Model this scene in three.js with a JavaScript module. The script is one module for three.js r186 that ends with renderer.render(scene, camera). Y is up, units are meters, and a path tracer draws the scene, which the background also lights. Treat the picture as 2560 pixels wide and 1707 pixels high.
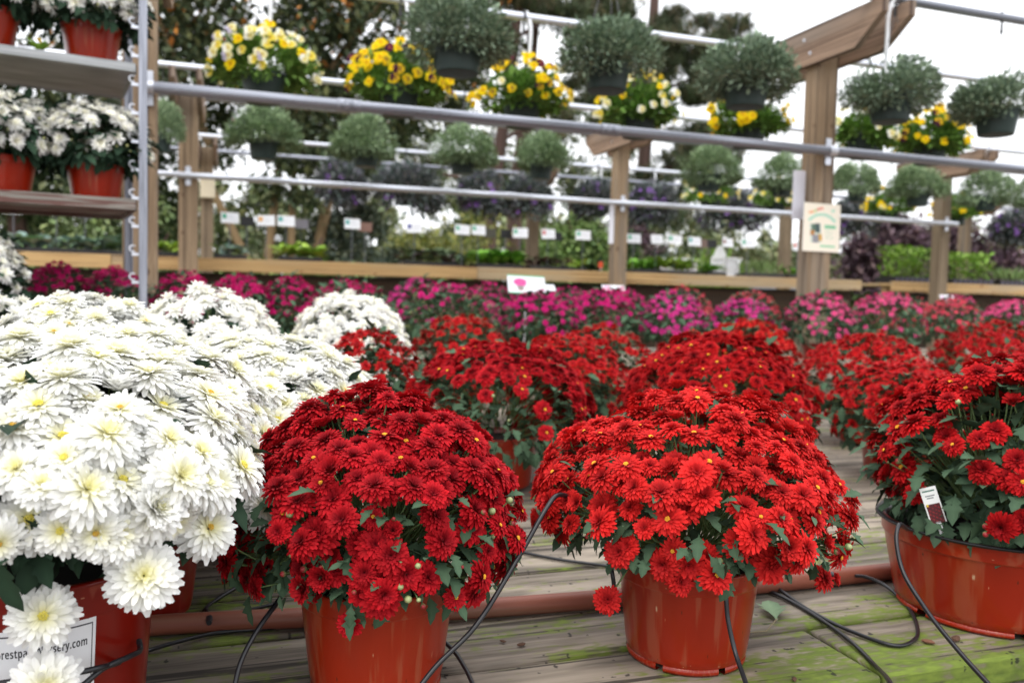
import * as THREE from 'three';
import { RoundedBoxGeometry } from 'three/addons/geometries/RoundedBoxGeometry.js';
import { mergeGeometries } from 'three/addons/utils/BufferGeometryUtils.js';

// ---------------------------------------------------------------- camera, sky, sun, exposure
const scene = new THREE.Scene();
const EYE = 0.85, BENCH = 0.40, REAR = 0.51;
const camera = new THREE.PerspectiveCamera(44.24, 1.5, 0.05, 400);
camera.position.set(0, EYE, 0);
camera.rotation.order = 'YXZ';
camera.rotation.set(-0.05645, -0.32812, 0.024);
camera.focus = 0.90;
camera.userData.fStop = 5.6;

const renderer = new THREE.WebGLRenderer({ antialias: true });
renderer.toneMapping = THREE.LinearToneMapping;
renderer.toneMappingExposure = 2.12;
renderer.shadowMap.enabled = true;

{ // overcast sky: a bright even cloud sheet, a little brighter overhead
  const W = 128, H = 64, d = new Float32Array(W * H * 4);
  for (let j = 0; j < H; j++) for (let i = 0; i < W; i++) {
    const el = ((j + 0.5) / H - 0.5) * Math.PI, s = Math.max(0, Math.sin(el)), L = 0.84 + 0.34 * s;
    const cl = 1 + 0.025 * Math.sin(i / W * 6.283 * 3 + j * 0.3) + 0.02 * Math.sin(i / W * 6.283 * 7 - j * 0.5);
    const o = (j * W + i) * 4;
    d[o] = L * cl * 0.975; d[o + 1] = L * cl * 0.995; d[o + 2] = L * cl * 1.03; d[o + 3] = 1;
  }
  const t = new THREE.DataTexture(d, W, H, THREE.RGBAFormat, THREE.FloatType);
  t.mapping = THREE.EquirectangularReflectionMapping; t.magFilter = THREE.LinearFilter; t.needsUpdate = true;
  scene.background = t; scene.environment = t;
}
const sun = new THREE.DirectionalLight(0xfff6ea, 0.6);
sun.position.set(-5, 16, 5); sun.target.position.set(1, 0.5, -3);
sun.castShadow = true; sun.shadow.radius = 45;
sun.shadow.mapSize.set(2048, 2048);
Object.assign(sun.shadow.camera, { left: -14, right: 14, top: 14, bottom: -14, near: 1, far: 60 });
scene.add(sun, sun.target);

// ---------------------------------------------------------------- helpers
function rng(seed) {
  let s = seed >>> 0;
  return () => { s = (s + 0x6d2b79f5) | 0; let t = Math.imul(s ^ (s >>> 15), 1 | s); t = (t + Math.imul(t ^ (t >>> 7), 61 | t)) ^ t; return ((t ^ (t >>> 14)) >>> 0) / 4294967296; };
}
const V3 = (x, y, z) => new THREE.Vector3(x, y, z);
const lin = (hex) => new THREE.Color(hex);
const M4 = () => new THREE.Matrix4();
const UPV = V3(0, 1, 0);
const lerp = THREE.MathUtils.lerp, clamp = THREE.MathUtils.clamp, smooth = THREE.MathUtils.smoothstep;

// value noise
const NT = (() => { const r = rng(77), t = new Float32Array(65536); for (let i = 0; i < 65536; i++) t[i] = r(); return t; })();
function noise2(x, y) {
  const ix = Math.floor(x), iy = Math.floor(y), fx = x - ix, fy = y - iy, u = fx * fx * (3 - 2 * fx), v = fy * fy * (3 - 2 * fy);
  const h = (a, b) => NT[((a * 374761 + b * 668265 + (a * b) * 31) & 65535)];
  const a = h(ix, iy), b = h(ix + 1, iy), c = h(ix, iy + 1), d = h(ix + 1, iy + 1);
  return a + (b - a) * u + (c - a) * v + (a - b - c + d) * u * v;
}
const fbm = (x, y, o = 4) => { let s = 0, a = 0.5, n = 0; for (let i = 0; i < o; i++) { s += a * noise2(x, y); n += a; a *= 0.5; x = x * 2.03 + 17.3; y = y * 2.03 + 5.1; } return s / n; };

const counts = {};
function numbered(n) { const k = counts[n] = (counts[n] ?? -1) + 1; return k ? `${n}_${String(k).padStart(3, '0')}` : n; }
function tag(o, label, category, group, kind) {
  if (label) o.userData.label = label;
  if (category) o.userData.category = category;
  if (group) o.userData.group = group;
  if (kind) o.userData.kind = kind;
  return o;
}
function base(name, [x, y, z], turn, label, category, group) {
  const o = new THREE.Group(); o.name = numbered(name); o.position.set(x, y, z); o.rotation.y = turn || 0; scene.add(o);
  return tag(o, label, category, group);
}
function part(name, geom, mat, parent, kind) {
  const m = new THREE.Mesh(geom, mat); m.name = name; m.castShadow = m.receiveShadow = true; parent.add(m);
  if (kind) m.userData.kind = kind;
  return m;
}
function solo(name, geom, mat, label, category, group, kind) {
  const m = part(numbered(name), geom, mat, scene); return tag(m, label, category, group, kind);
}
function copyOf(o, name, label) {
  const c = o.clone(); c.name = numbered(name); scene.add(c);
  c.userData = { ...o.userData }; if (label) c.userData.label = label;
  return c;
}
// mesh builder with vertex colours
class MB {
  constructor() { this.p = []; this.c = []; this.u = []; this.i = []; }
  v(x, y, z, c, u = 0, w = 0) { this.p.push(x, y, z); this.c.push(c.r, c.g, c.b); this.u.push(u, w); return this.p.length / 3 - 1; }
  tri(a, b, c) { this.i.push(a, b, c); }
  quad(a, b, c, d) { this.i.push(a, b, c, a, c, d); }
  add(g, m, tint) {
    const P = g.attributes.position, C = g.attributes.color, U = g.attributes.uv, o = this.p.length / 3, v = V3(0, 0, 0);
    for (let k = 0; k < P.count; k++) {
      v.fromBufferAttribute(P, k).applyMatrix4(m); this.p.push(v.x, v.y, v.z);
      const r = C ? C.getX(k) : 1, gg = C ? C.getY(k) : 1, b = C ? C.getZ(k) : 1;
      if (tint) this.c.push(r * tint.r, gg * tint.g, b * tint.b); else this.c.push(r, gg, b);
      this.u.push(U ? U.getX(k) : 0, U ? U.getY(k) : 0);
    }
    if (g.index) for (let k = 0; k < g.index.count; k++) this.i.push(g.index.getX(k) + o); else for (let k = 0; k < P.count; k++) this.i.push(k + o);
  }
  // thin round-ish strand through points
  strand(pts, r0, r1, c, sides = 4) {
    const n = pts.length, rings = [];
    for (let k = 0; k < n; k++) {
      const d = V3(0, 0, 0).subVectors(pts[Math.min(n - 1, k + 1)], pts[Math.max(0, k - 1)]).normalize();
      const a = Math.abs(d.y) < 0.9 ? V3(0, 1, 0).cross(d).normalize() : V3(1, 0, 0).cross(d).normalize(), b = V3(0, 0, 0).crossVectors(d, a), r = lerp(r0, r1, k / (n - 1)), ring = [];
      for (let s = 0; s < sides; s++) { const t = s / sides * 6.2832, x = Math.cos(t) * r, y = Math.sin(t) * r; ring.push(this.v(pts[k].x + a.x * x + b.x * y, pts[k].y + a.y * x + b.y * y, pts[k].z + a.z * x + b.z * y, c, s / sides, k * 0.1)); }
      rings.push(ring);
    }
    for (let k = 0; k < n - 1; k++) for (let s = 0; s < sides; s++) this.quad(rings[k][s], rings[k][(s + 1) % sides], rings[k + 1][(s + 1) % sides], rings[k + 1][s]);
  }
  geom() {
    const g = new THREE.BufferGeometry();
    g.setAttribute('position', new THREE.Float32BufferAttribute(this.p, 3));
    g.setAttribute('color', new THREE.Float32BufferAttribute(this.c, 3));
    g.setAttribute('uv', new THREE.Float32BufferAttribute(this.u, 2));
    g.setIndex(this.i); g.computeVertexNormals(); return g;
  }
}
const WHITE = new THREE.Color(1, 1, 1);
const shade = (c, k) => new THREE.Color(c.r * k, c.g * k, c.b * k);
const mixc = (a, b, t) => a.clone().lerp(b, t);

// a board with eased edges, uv in metres
function board(w, h, d, bevel = 0.004, uo = 0, vo = 0, along = 'x') {
  const g = new RoundedBoxGeometry(w, h, d, 1, Math.min(bevel, w / 3, h / 3, d / 3)), P = g.attributes.position, N = g.attributes.normal, U = g.attributes.uv;
  for (let k = 0; k < P.count; k++) {
    const x = P.getX(k), y = P.getY(k), z = P.getZ(k), nx = Math.abs(N.getX(k)), ny = Math.abs(N.getY(k)), nz = Math.abs(N.getZ(k));
    let a, b;
    if (along === 'x') { a = nx > ny && nx > nz ? z : x; b = ny > nz ? z : y; }
    else if (along === 'y') { a = y; b = nx > nz ? z : x; }
    else { a = nz > ny && nz > nx ? x : z; b = ny > nx ? x : y; }
    U.setXY(k, a + uo, b + vo);
  }
  return g;
}
function cyl(r0, r1, h, seg = 12) { return new THREE.CylinderGeometry(r1, r0, h, seg, 1); }
function pipeX(r, len, seg = 14) { const g = new THREE.CylinderGeometry(r, r, len, seg, 1); g.rotateZ(Math.PI / 2); return g; }
function at(g, x, y, z) { g.translate(x, y, z); return g; }
function tube(pts, r, seg = 48, sides = 8) { return new THREE.TubeGeometry(new THREE.CatmullRomCurve3(pts.map((p) => V3(...p))), seg, r, sides, false); }

// ---------------------------------------------------------------- textures and materials
function canvasTex(w, h, draw, srgb = true) {
  const c = document.createElement('canvas'); c.width = w; c.height = h; draw(c.getContext('2d'), w, h);
  const t = new THREE.CanvasTexture(c); if (srgb) t.colorSpace = THREE.SRGBColorSpace; t.anisotropy = 8; return t;
}
function pixelTex(w, h, f, srgb = true) {
  const d = new Uint8Array(w * h * 4);
  for (let j = 0; j < h; j++) for (let i = 0; i < w; i++) { const q = f(i, j), o = (j * w + i) * 4; d[o] = clamp(q[0], 0, 255); d[o + 1] = clamp(q[1], 0, 255); d[o + 2] = clamp(q[2], 0, 255); d[o + 3] = 255; }
  const t = new THREE.DataTexture(d, w, h); t.magFilter = THREE.LinearFilter; t.minFilter = THREE.LinearMipmapLinearFilter; t.generateMipmaps = true;
  t.wrapS = t.wrapT = THREE.RepeatWrapping; if (srgb) t.colorSpace = THREE.SRGBColorSpace; t.needsUpdate = true; return t;
}
// sawn timber: 1 unit of uv = 1 m, tile 2 m x 0.5 m
function timber(c0, c1, knot, seed, rough) {
  const W = 1024, H = 256, r = rng(seed), knots = [];
  for (let k = 0; k < 7; k++) knots.push([r() * 2, r() * 0.5, 0.006 + r() * 0.012]);
  const t = pixelTex(W, H, (i, j) => {
    const x = i / W * 2, y = j / H * 0.5;
    let kd = 0, bend = 0;
    for (const [kx, ky, kr] of knots) { let dx = x - kx, dy = y - ky; if (dy > 0.25) dy -= 0.5; if (dy < -0.25) dy += 0.5; if (dx > 1) dx -= 2; if (dx < -1) dx += 2; const q = Math.hypot(dx * 0.55, dy); kd = Math.max(kd, 1 - smooth(q, kr * 0.5, kr)); bend += Math.exp(-(q * q) / (kr * kr * 9)) * 0.03; }
    const g = fbm(x * 1.5 + seed, (y + bend) * 70, 3), f = fbm(x * 12, y * 260 + seed, 2), b = fbm(x * 1.1 + 9, y * 9 + seed, 3);
    const ck = smooth(fbm(x * 0.7 + seed * 3, y * 150, 3), 0.66, 0.71) * 0.75, ww = smooth(fbm(x * 0.9 + seed, y * 5 + 40, 4), 0.5, 0.7) * 0.35;
    const s = clamp(0.15 + g * 0.6 + (f - 0.5) * 0.35 + (b - 0.5) * 0.5, 0, 1);
    return [0, 1, 2].map((k) => lerp(lerp(lerp(lerp(c0[k], c1[k], s), (c0[0] + c0[1] + c0[2]) / 2.7, ww), knot[k] * 0.6, ck), knot[k], kd * 0.85));
  });
  t.repeat.set(0.5, 2); t.wrapS = t.wrapT = THREE.MirroredRepeatWrapping;
  return new THREE.MeshStandardMaterial({ map: t, roughness: rough ?? 0.85 });
}
const mat = {
  post: timber([116, 95, 74], [178, 154, 124], [88, 64, 46], 3),
  postGrey: timber([104, 88, 70], [160, 142, 116], [76, 58, 46], 8),
  arm: timber([118, 95, 78], [174, 147, 124], [92, 64, 50], 5),
  pine: timber([176, 138, 90], [212, 180, 128], [120, 70, 34], 11),
  dark: timber([44, 32, 20], [70, 52, 34], [30, 20, 14], 13, 0.95),
  bench2: timber([128, 116, 100], [176, 164, 146], [90, 76, 64], 17),
  galv: new THREE.MeshStandardMaterial({ color: 0xd6d9e2, metalness: 0.7, roughness: 0.34 }),
  galvDull: new THREE.MeshStandardMaterial({ color: 0xc2c6d0, metalness: 0.65, roughness: 0.4, map: pixelTex(256, 256, (i, j) => { const q = 190 + 65 * (fbm(i / 18, j / 18, 3) - 0.5) * 2; return [q, q, q + 3]; }) }),
  shelfSteel: new THREE.MeshStandardMaterial({ color: 0xb9bec6, metalness: 0.5, roughness: 0.38, map: pixelTex(256, 256, (i, j) => { const a = fbm(i / 30, j / 30, 4), q = 150 + 110 * a; return [q, q - 3, q - 10]; }) }),
  shelfOld: new THREE.MeshStandardMaterial({ roughness: 0.8, map: pixelTex(256, 256, (i, j) => { const a = fbm(i / 25, j / 12, 4), b = smooth(fbm(i / 40 + 30, j / 40, 3), 0.5, 0.62); return [lerp(90 + 70 * a, 96, b), lerp(86 + 66 * a, 66, b), lerp(80 + 64 * a, 60, b)]; }) }),
  blackPlastic: new THREE.MeshStandardMaterial({ color: 0x17171b, roughness: 0.45 }),
  tubeBlack: new THREE.MeshStandardMaterial({ color: 0x1c1c20, roughness: 0.38 }),
  greenPot: new THREE.MeshStandardMaterial({ color: 0x1c302c, roughness: 0.5 }),
  whitePlastic: new THREE.MeshStandardMaterial({ color: 0xe4e6ea, roughness: 0.45 }),
  wire: new THREE.MeshStandardMaterial({ color: 0x6a6c72, roughness: 0.4, metalness: 0.6 }),
  soil: new THREE.MeshStandardMaterial({ color: 0x1d1712, roughness: 1 }),
  brownPipe: new THREE.MeshStandardMaterial({ roughness: 0.55, map: pixelTex(512, 64, (i, j) => { const a = fbm(i / 14, j / 5, 4), s = smooth(fbm(i / 60 + 5, j / 14, 3), 0.55, 0.7); return [lerp(118 + 22 * a, 132, s), lerp(64 + 16 * a, 92, s), lerp(48 + 14 * a, 74, s)]; }) }),
  concretePad: new THREE.MeshStandardMaterial({ color: 0x8d9098, roughness: 0.7 }),
};
// red nursery pot plastic with specks of soil
const potTex = (seed, c) => pixelTex(1024, 256, (() => {
  const r = rng(seed), sp = [];
  for (let k = 0; k < 300; k++) sp.push([r() * 1024, r() * 256, 0.6 + r() * r() * 2.8, r() < 0.7 ? 0 : 1, 0.5 + r()]);
  const grid = new Map();
  for (const s of sp) { const key = (s[0] >> 5) + ',' + (s[1] >> 5); if (!grid.has(key)) grid.set(key, []); grid.get(key).push(s); }
  return (i, j) => {
    const a = fbm(i / 60, j / 30 + seed, 4) - 0.5; let q = c.map((v) => v * (1 + a * 0.16));
    const sm = smooth(fbm(i / 24 + 50, j / 40 + seed, 4), 0.56, 0.72) * 0.38; q = q.map((v, k) => lerp(v, [158, 112, 92][k], sm));
    for (let di = -1; di <= 1; di++) for (let dj = -1; dj <= 1; dj++) for (const s of grid.get(((i >> 5) + di) + ',' + ((j >> 5) + dj)) ?? []) {
      const d = Math.hypot((i - s[0]) * s[4], (j - s[1]) * 2.8); if (d < s[2]) q = q.map((v, k) => lerp(v, (s[3] ? [196, 170, 140] : [58, 30, 20])[k], 0.8));
    }
    return q;
  };
})());
const potMat = (seed, c) => new THREE.MeshPhysicalMaterial({ map: potTex(seed, c), roughness: 0.3, clearcoat: 0.25, clearcoatRoughness: 0.12, specularIntensity: 0.6 });
mat.potRed = potMat(21, [148, 37, 10]);
mat.potRed2 = potMat(22, [144, 33, 10]);
mat.potDeep = potMat(23, [118, 18, 8]);

// weathered deck boards with moss, mapped in world x,z
const DECK = { x0: -0.9, x1: 2.5, z0: -0.72, z1: -2.3, pitch: 0.156, edge: -0.788 };
const deckTex = (() => {
  const W = 2048, H = 1024, hgt = new Float32Array(W * H);
  const map = pixelTex(W, H, (i, j) => {
    const x = lerp(DECK.x0, DECK.x1, i / W), z = lerp(DECK.z0, DECK.z1, j / H), row = Math.floor((DECK.edge - z) / DECK.pitch), y = z + row * 3.7;
    const g = fbm(x * 3.2 + row * 13, y * 120, 4), f = fbm(x * 26 + row * 7, y * 420, 2), b = fbm(x * 2.6 + row * 5, y * 7, 4), pale = smooth(fbm(x * 6 + 31 + row, y * 26, 4), 0.46, 0.68);
    const crack = smooth(fbm(x * 2.1 + row * 9, y * 95 + 40, 3), 0.66, 0.72) * 0.7;
    let c = [lerp(84, 148, g), lerp(76, 136, g), lerp(67, 122, g)].map((v, k) => v * (0.84 + 0.32 * b) + (f - 0.5) * 36);
    c = c.map((v, k) => lerp(v, [176, 163, 146][k], pale * 0.5));
    c = c.map((v, k) => lerp(v, [40, 34, 28][k], crack));
    const wet = smooth(fbm(x * 1.7 + 3, z * 9 + row * 2, 3), 0.54, 0.7); c = c.map((v, k) => lerp(v, v * 0.66, wet * 0.5));
    // moss grows thickest along the open front edge
    const grow = row <= 0 ? -0.06 + 0.24 * smooth(x, 0.2, 1.0) + 0.10 * smooth(z, -0.84, -0.79) : row === 1 ? -0.06 + 0.15 * smooth(x, 0.3, 0.9) : row === 2 ? -0.05 + 0.10 * smooth(x, 0.6, 1.0) : row === 3 ? -0.08 : -0.2;
    const rim = Math.abs(((DECK.edge - z) / DECK.pitch) % 1 - 0.5) * 2, m0 = fbm(x * 5 + 70, z * 22 + 11, 5) + grow + (rim > 0.8 ? 0.05 : 0), m1 = fbm(x * 70, z * 190, 3);
    const moss = smooth(m0 + (m1 - 0.5) * 0.62, 0.48, 0.86);
    const mc = [lerp(62, 116, m1), lerp(82, 138, m1), lerp(16, 40, m1)];
    c = c.map((v, k) => lerp(v, mc[k], moss * 0.85));
    if (fbm(x * 90 + 8, z * 90, 2) > 0.86) c = c.map((v) => v * 0.45);
    hgt[j * W + i] = 0.45 * g + 0.25 * f - 0.6 * crack + moss * m1 * 0.5;
    return c;
  });
  const bump = pixelTex(W, H, (i, j) => { const q = 120 + 110 * hgt[j * W + i]; return [q, q, q]; }, false);
  for (const t of [map, bump]) t.wrapS = t.wrapT = THREE.MirroredRepeatWrapping;
  return { map, bump };
})();
mat.deck = new THREE.MeshStandardMaterial({ map: deckTex.map, bumpMap: deckTex.bump, bumpScale: 0.0022, roughness: 0.9 });
function deckUV(g, ox, oz, frontFace) { // world x,z -> deck texture
  const P = g.attributes.position, N = g.attributes.normal, U = g.attributes.uv;
  for (let k = 0; k < P.count; k++) {
    let x = P.getX(k) + ox, z = P.getZ(k) + oz; if (Math.abs(N.getY(k)) < 0.5) z += -(P.getY(k)) * 0.8;
    U.setXY(k, (x - DECK.x0) / (DECK.x1 - DECK.x0), (z - DECK.z0) / (DECK.z1 - DECK.z0));
  }
  return g;
}

// ---------------------------------------------------------------- ground
{
  const t = pixelTex(512, 512, (i, j) => { const a = fbm(i / 9, j / 9, 4), b = fbm(i / 90, j / 90, 3); return [96 + 70 * (a - 0.5) + 40 * (b - 0.5), 88 + 66 * (a - 0.5) + 40 * (b - 0.5), 76 + 60 * (a - 0.5) + 26 * (b - 0.5)]; });
  t.repeat.set(160, 160);
  const g = new THREE.PlaneGeometry(320, 320); g.rotateX(-Math.PI / 2);
  solo('ground', g, new THREE.MeshStandardMaterial({ map: t, roughness: 1 }), 'grey brown gravelly ground under the nursery benches', null, null, 'structure');
  const gg = new THREE.PlaneGeometry(120, 70); gg.rotateX(-Math.PI / 2); gg.translate(12, 0.004, -49);
  const t2 = pixelTex(256, 256, (i, j) => { const a = fbm(i / 7, j / 7, 4); return [70 + 50 * a, 88 + 50 * a, 44 + 30 * a]; }); t2.repeat.set(40, 24);
  solo('lawn', gg, new THREE.MeshStandardMaterial({ map: t2, roughness: 1 }), 'green lawn far behind the benches under the trees', null, null, 'structure');
}

// ---------------------------------------------------------------- front bench of weathered planks
{
  const t = base('plank_bench', [0.9, 0, -2], 0, 'weathered grey plank display bench with green moss carrying the red and white mums', 'bench');
  const X0 = -2.2, X1 = 5.2, r = rng(5);
  const joints = { 0: [0.757], 1: [2.9], 2: [1.95], 4: [3.4], 6: [2.2], 9: [3.1], 11: [1.5] };
  for (let k = 0; k < 16; k++) {
    const zc = DECK.edge - DECK.pitch * (k + 0.5), w = DECK.pitch - 0.006 - r() * 0.004, cuts = [X0, ...(joints[k] ?? []), X1];
    for (let s = 0; s < cuts.length - 1; s++) {
      const a = cuts[s] + (s ? 0.0025 : 0), b = cuts[s + 1] - 0.0025, len = b - a, cx = (a + b) / 2;
      const drop = (r() - 0.5) * 0.004, g = deckUV(board(len, 0.038, w, 0.006), cx, zc);
      const m = part('plank', g, mat.deck, t); m.position.set(cx - 0.9, BENCH - 0.019 + drop * 0.6 - 0.0012, zc + 2); m.rotation.x = (r() - 0.5) * 0.006;
    }
  }
  for (const z of [-0.806, -3.26]) { const m = part('side_board', deckUV(board(X1 - X0, 0.14, 0.036, 0.005), 1.5, -0.86), mat.deck, t); m.position.set(1.5 - 0.9, BENCH - 0.112, z + 2); }
  for (let x = -2; x <= 5.1; x += 1.0) { const m = part('joist', board(0.038, 0.14, 2.38, 0.004, 0, 0, 'z'), mat.postGrey, t); m.position.set(x - 0.9, BENCH - 0.112, -2.03 + 2); }
  for (const x of [-2.0, 0.0, 2.0, 4.0]) for (const z of [-1.0, -3.0]) { const m = part('leg', board(0.09, 0.25, 0.09, 0.004, 0, 0, 'y'), mat.postGrey, t); m.position.set(x + 0.06 - 0.9, 0.128, z + 2); }
}
// second bench behind, carrying the magenta mums
{
  const t = base('plank_bench', [2, 0, -4.3], 0, 'second plank bench behind carrying rows of magenta and pink mums', 'bench');
  for (let k = 0; k < 11; k++) {
    const z = -3.42 - k * 0.157; if (Math.abs(z + 4.25) < 0.08) { // boards notched round the posts
      for (const [a, b] of [[-2.4, -0.47], [-0.29, 3.28], [3.46, 7.5]]) { const m = part('plank', board(b - a, 0.036, 0.15, 0.005, k * 0.37, k * 0.21), mat.bench2, t); m.position.set((a + b) / 2 - 2, REAR - 0.018, z + 4.3); }
      continue;
    }
    const m = part('plank', board(9.9, 0.036, 0.15, 0.005, k * 0.37, k * 0.21), mat.bench2, t); m.position.set(2.55 - 2, REAR - 0.018, z + 4.3);
  }
  for (const z of [-3.4, -5.06]) { const m = part('side_board', board(9.9, 0.14, 0.036, 0.005, 0.4, z), mat.bench2, t); m.position.set(0.55, REAR - 0.107, z + 4.3); }
  for (const x of [-2.2, 0.6, 3.0, 5.4, 7.3]) for (const z of [-3.5, -4.98]) { const m = part('leg', board(0.09, 0.47, 0.09, 0.004, 0, 0, 'y'), mat.postGrey, t); m.position.set(x - 2, 0.236, z + 4.3); }
}

// ---------------------------------------------------------------- timber posts with paired arms
const TOP = 2.47;                                // underside height of the hanging pipes is about the arm tops
const armShape = (() => { // side view, z along x: flat top, short nose, long raking cut underneath
  const s = new THREE.Shape(), L = 0.6, h = 0.215;
  s.moveTo(-L, 0); s.lineTo(L, 0); s.lineTo(L, -0.075); s.lineTo(L - 0.2, -h); s.lineTo(-L + 0.2, -h); s.lineTo(-L, -0.075); s.closePath();
  const g = new THREE.ExtrudeGeometry(s, { depth: 0.036, bevelEnabled: true, bevelSize: 0.003, bevelThickness: 0.003, bevelSegments: 1 });
  g.translate(0, 0, -0.018); g.rotateY(Math.PI / 2); return g;
})();
function armPost(x, z, w, label, m, armMat, lo, extra) {
  const t = base('timber_post', [x, 0, z], 0, label, 'post', null);
  const p = part('post_shaft', board(w, TOP - 0.03, w, 0.006, x * 0.7, z * 0.31 + x, 'y'), m, t); p.position.y = (TOP - 0.03) / 2;
  for (const s of [-1, 1]) { const a = part('arm', armShape, armMat, t); a.position.set(s * (w / 2 + 0.022), TOP - 0.01, 0); 
    for (const [bz, by] of [[-0.03, -0.06], [0.03, -0.15]]) { const b = part('bolt_head', cyl(0.009, 0.009, 0.006, 8), mat.galv, a); b.geometry.rotateZ(Math.PI / 2); b.position.set(s * 0.023, by, bz); } }
  return t;
}
const postL = armPost(-0.38, -4.25, 0.14, 'brown timber post right behind the steel upright of the trolley', mat.post, mat.arm);
const postR = armPost(3.365, -4.25, 0.135, 'tall brown timber post carrying the cream poster', mat.post, mat.arm);
armPost(-0.30, -7.35, 0.145, 'brown timber post with paired arms, just right of the steel trolley', mat.post, mat.arm);
armPost(3.555, -7.35, 0.13, 'middle timber post with a vertical white strip, behind the magenta mums', mat.post, mat.arm);
armPost(7.5, -7.35, 0.13, 'timber post standing between the two trays of lime green seedlings', mat.postGrey, mat.arm);
const postC = armPost(-0.225, -10.35, 0.14, 'grey timber post wearing a beige box below its arm', mat.postGrey, mat.arm);
armPost(3.77, -10.35, 0.14, 'far timber post standing behind the bright green seedlings and purple baskets', mat.postGrey, mat.arm);
armPost(7.68, -10.35, 0.14, 'far timber post seen just left of the poster post', mat.postGrey, mat.arm);
armPost(11.05, -10.35, 0.14, 'far timber post behind the right tray of lime green seedlings', mat.postGrey, mat.arm);
{ const b = part('meter_box', new RoundedBoxGeometry(0.16, 0.26, 0.1, 2, 0.015), new THREE.MeshStandardMaterial({ color: 0xd2c6ac, roughness: 0.6 }), postC); b.position.set(0.01, 1.98, 0.125); }

// steel pipes along the rows; each length is one thing
function pipe(x0, x1, y, z, r, label, m = mat.galv, clamps = [], couplings = [], group) {
  const t = base('steel_pipe', [(x0 + x1) / 2, y, z], 0, label, 'pipe', group);
  part('tube', pipeX(r, x1 - x0), m, t);
  for (const cx of couplings) { const c = part('coupling', pipeX(r * 1.16, 0.11), m, t); c.position.x = cx - (x0 + x1) / 2; }
  for (const cx of clamps) {
    const c = part('clamp', pipeX(r * 1.22, 0.05), mat.galv, t); c.position.x = cx - (x0 + x1) / 2;
    const s = part('strap', new RoundedBoxGeometry(0.04, r * 6, 0.006, 1, 0.002), mat.galv, t); s.position.set(cx - (x0 + x1) / 2, 0, -r * 1.15);
  }
  return t;
}
pipe(-0.36, 7.2, 1.735, -4.135, 0.026, 'thick grey steel rail crossing the whole photo in front of the poster post', mat.galvDull, [3.37, -0.34], [0.55, 1.93]);
pipe(-0.75, 7.62, 1.733, -7.245, 0.025, 'thin pale steel rail below the thick rail, ending beyond the poster post', mat.galv, [-0.3, 3.555, 7.5], [2.42]);
pipe(-3, 8.2, TOP + 0.02, -3.74, 0.024, 'steel pipe over the near arm tips carrying the nearest green baskets', mat.galvDull, [], [1.3, 2.9]);
pipe(-3, 8.2, TOP + 0.02, -4.8, 0.024, 'steel pipe on the near arms carrying the yellow pansy baskets', mat.galv);
pipe(-3, 12, TOP + 0.02, -6.85, 0.024, 'steel pipe on the second row of arms carrying the round green baskets', mat.galv);
pipe(-3, 12, TOP + 0.02, -7.9, 0.024, 'steel pipe behind the round green baskets, on the second row of arms', mat.galvDull);
pipe(-3, 16, TOP + 0.02, -9.85, 0.024, 'far steel pipe carrying the purple leafed baskets', mat.galv);
pipe(-3, 16, TOP + 0.02, -10.9, 0.024, 'farthest steel pipe, behind the purple leafed baskets', mat.galvDull);

// ---------------------------------------------------------------- leaves and flowers
function lobedLeaf(len, wid, droop, c0, c1, seed) {
  const r = rng(seed), mb = new MB(), T = [0, 0.14, 0.3, 0.42, 0.5, 0.62, 0.7, 0.84, 1], Wd = [0.06, 0.1, 0.46, 0.86, 0.5, 0.98, 0.56, 0.5, 0.02];
  const mid = [], L = [], R = [];
  T.forEach((t, k) => {
    const z = t * len, y = -droop * t * t * len + Math.sin(t * 9 + seed) * len * 0.02, w = Wd[k] * wid * 0.5 * (0.9 + r() * 0.2), fwd = (k === 3 || k === 5) ? len * 0.05 : 0;
    mid.push(mb.v(0, y, z, shade(c0, 1.18))); L.push(mb.v(-w, y + w * 0.28, z + fwd, c1)); R.push(mb.v(w, y + w * 0.28, z + fwd, c0));
  });
  for (let k = 0; k < T.length - 1; k++) { mb.quad(mid[k], mid[k + 1], L[k + 1], L[k]); mb.quad(mid[k], R[k], R[k + 1], mid[k + 1]); }
  return mb.geom();
}
function ovalLeaf(len, wid, droop, c) {
  const mb = new MB(), T = [0, 0.3, 0.65, 1], Wd = [0.08, 0.9, 0.85, 0.02], mid = [], L = [], R = [];
  T.forEach((t, k) => { const y = -droop * t * t * len, w = Wd[k] * wid * 0.5; mid.push(mb.v(0, y, t * len, shade(c, 1.15))); L.push(mb.v(-w, y + w * 0.3, t * len, c)); R.push(mb.v(w, y + w * 0.3, t * len, c)); });
  for (let k = 0; k < 3; k++) { mb.quad(mid[k], mid[k + 1], L[k + 1], L[k]); mb.quad(mid[k], R[k], R[k + 1], mid[k + 1]); }
  return mb.geom();
}
function flake(len, wid, c) { // cheap folded leaf, two faces
  const mb = new MB(), a = mb.v(0, 0, 0, c), b = mb.v(-wid / 2, wid * 0.15, len * 0.5, c), d = mb.v(wid / 2, wid * 0.15, len * 0.5, c), e = mb.v(0, -len * 0.08, len, c);
  mb.tri(a, e, b); mb.tri(a, d, e); return mb.geom();
}
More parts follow.
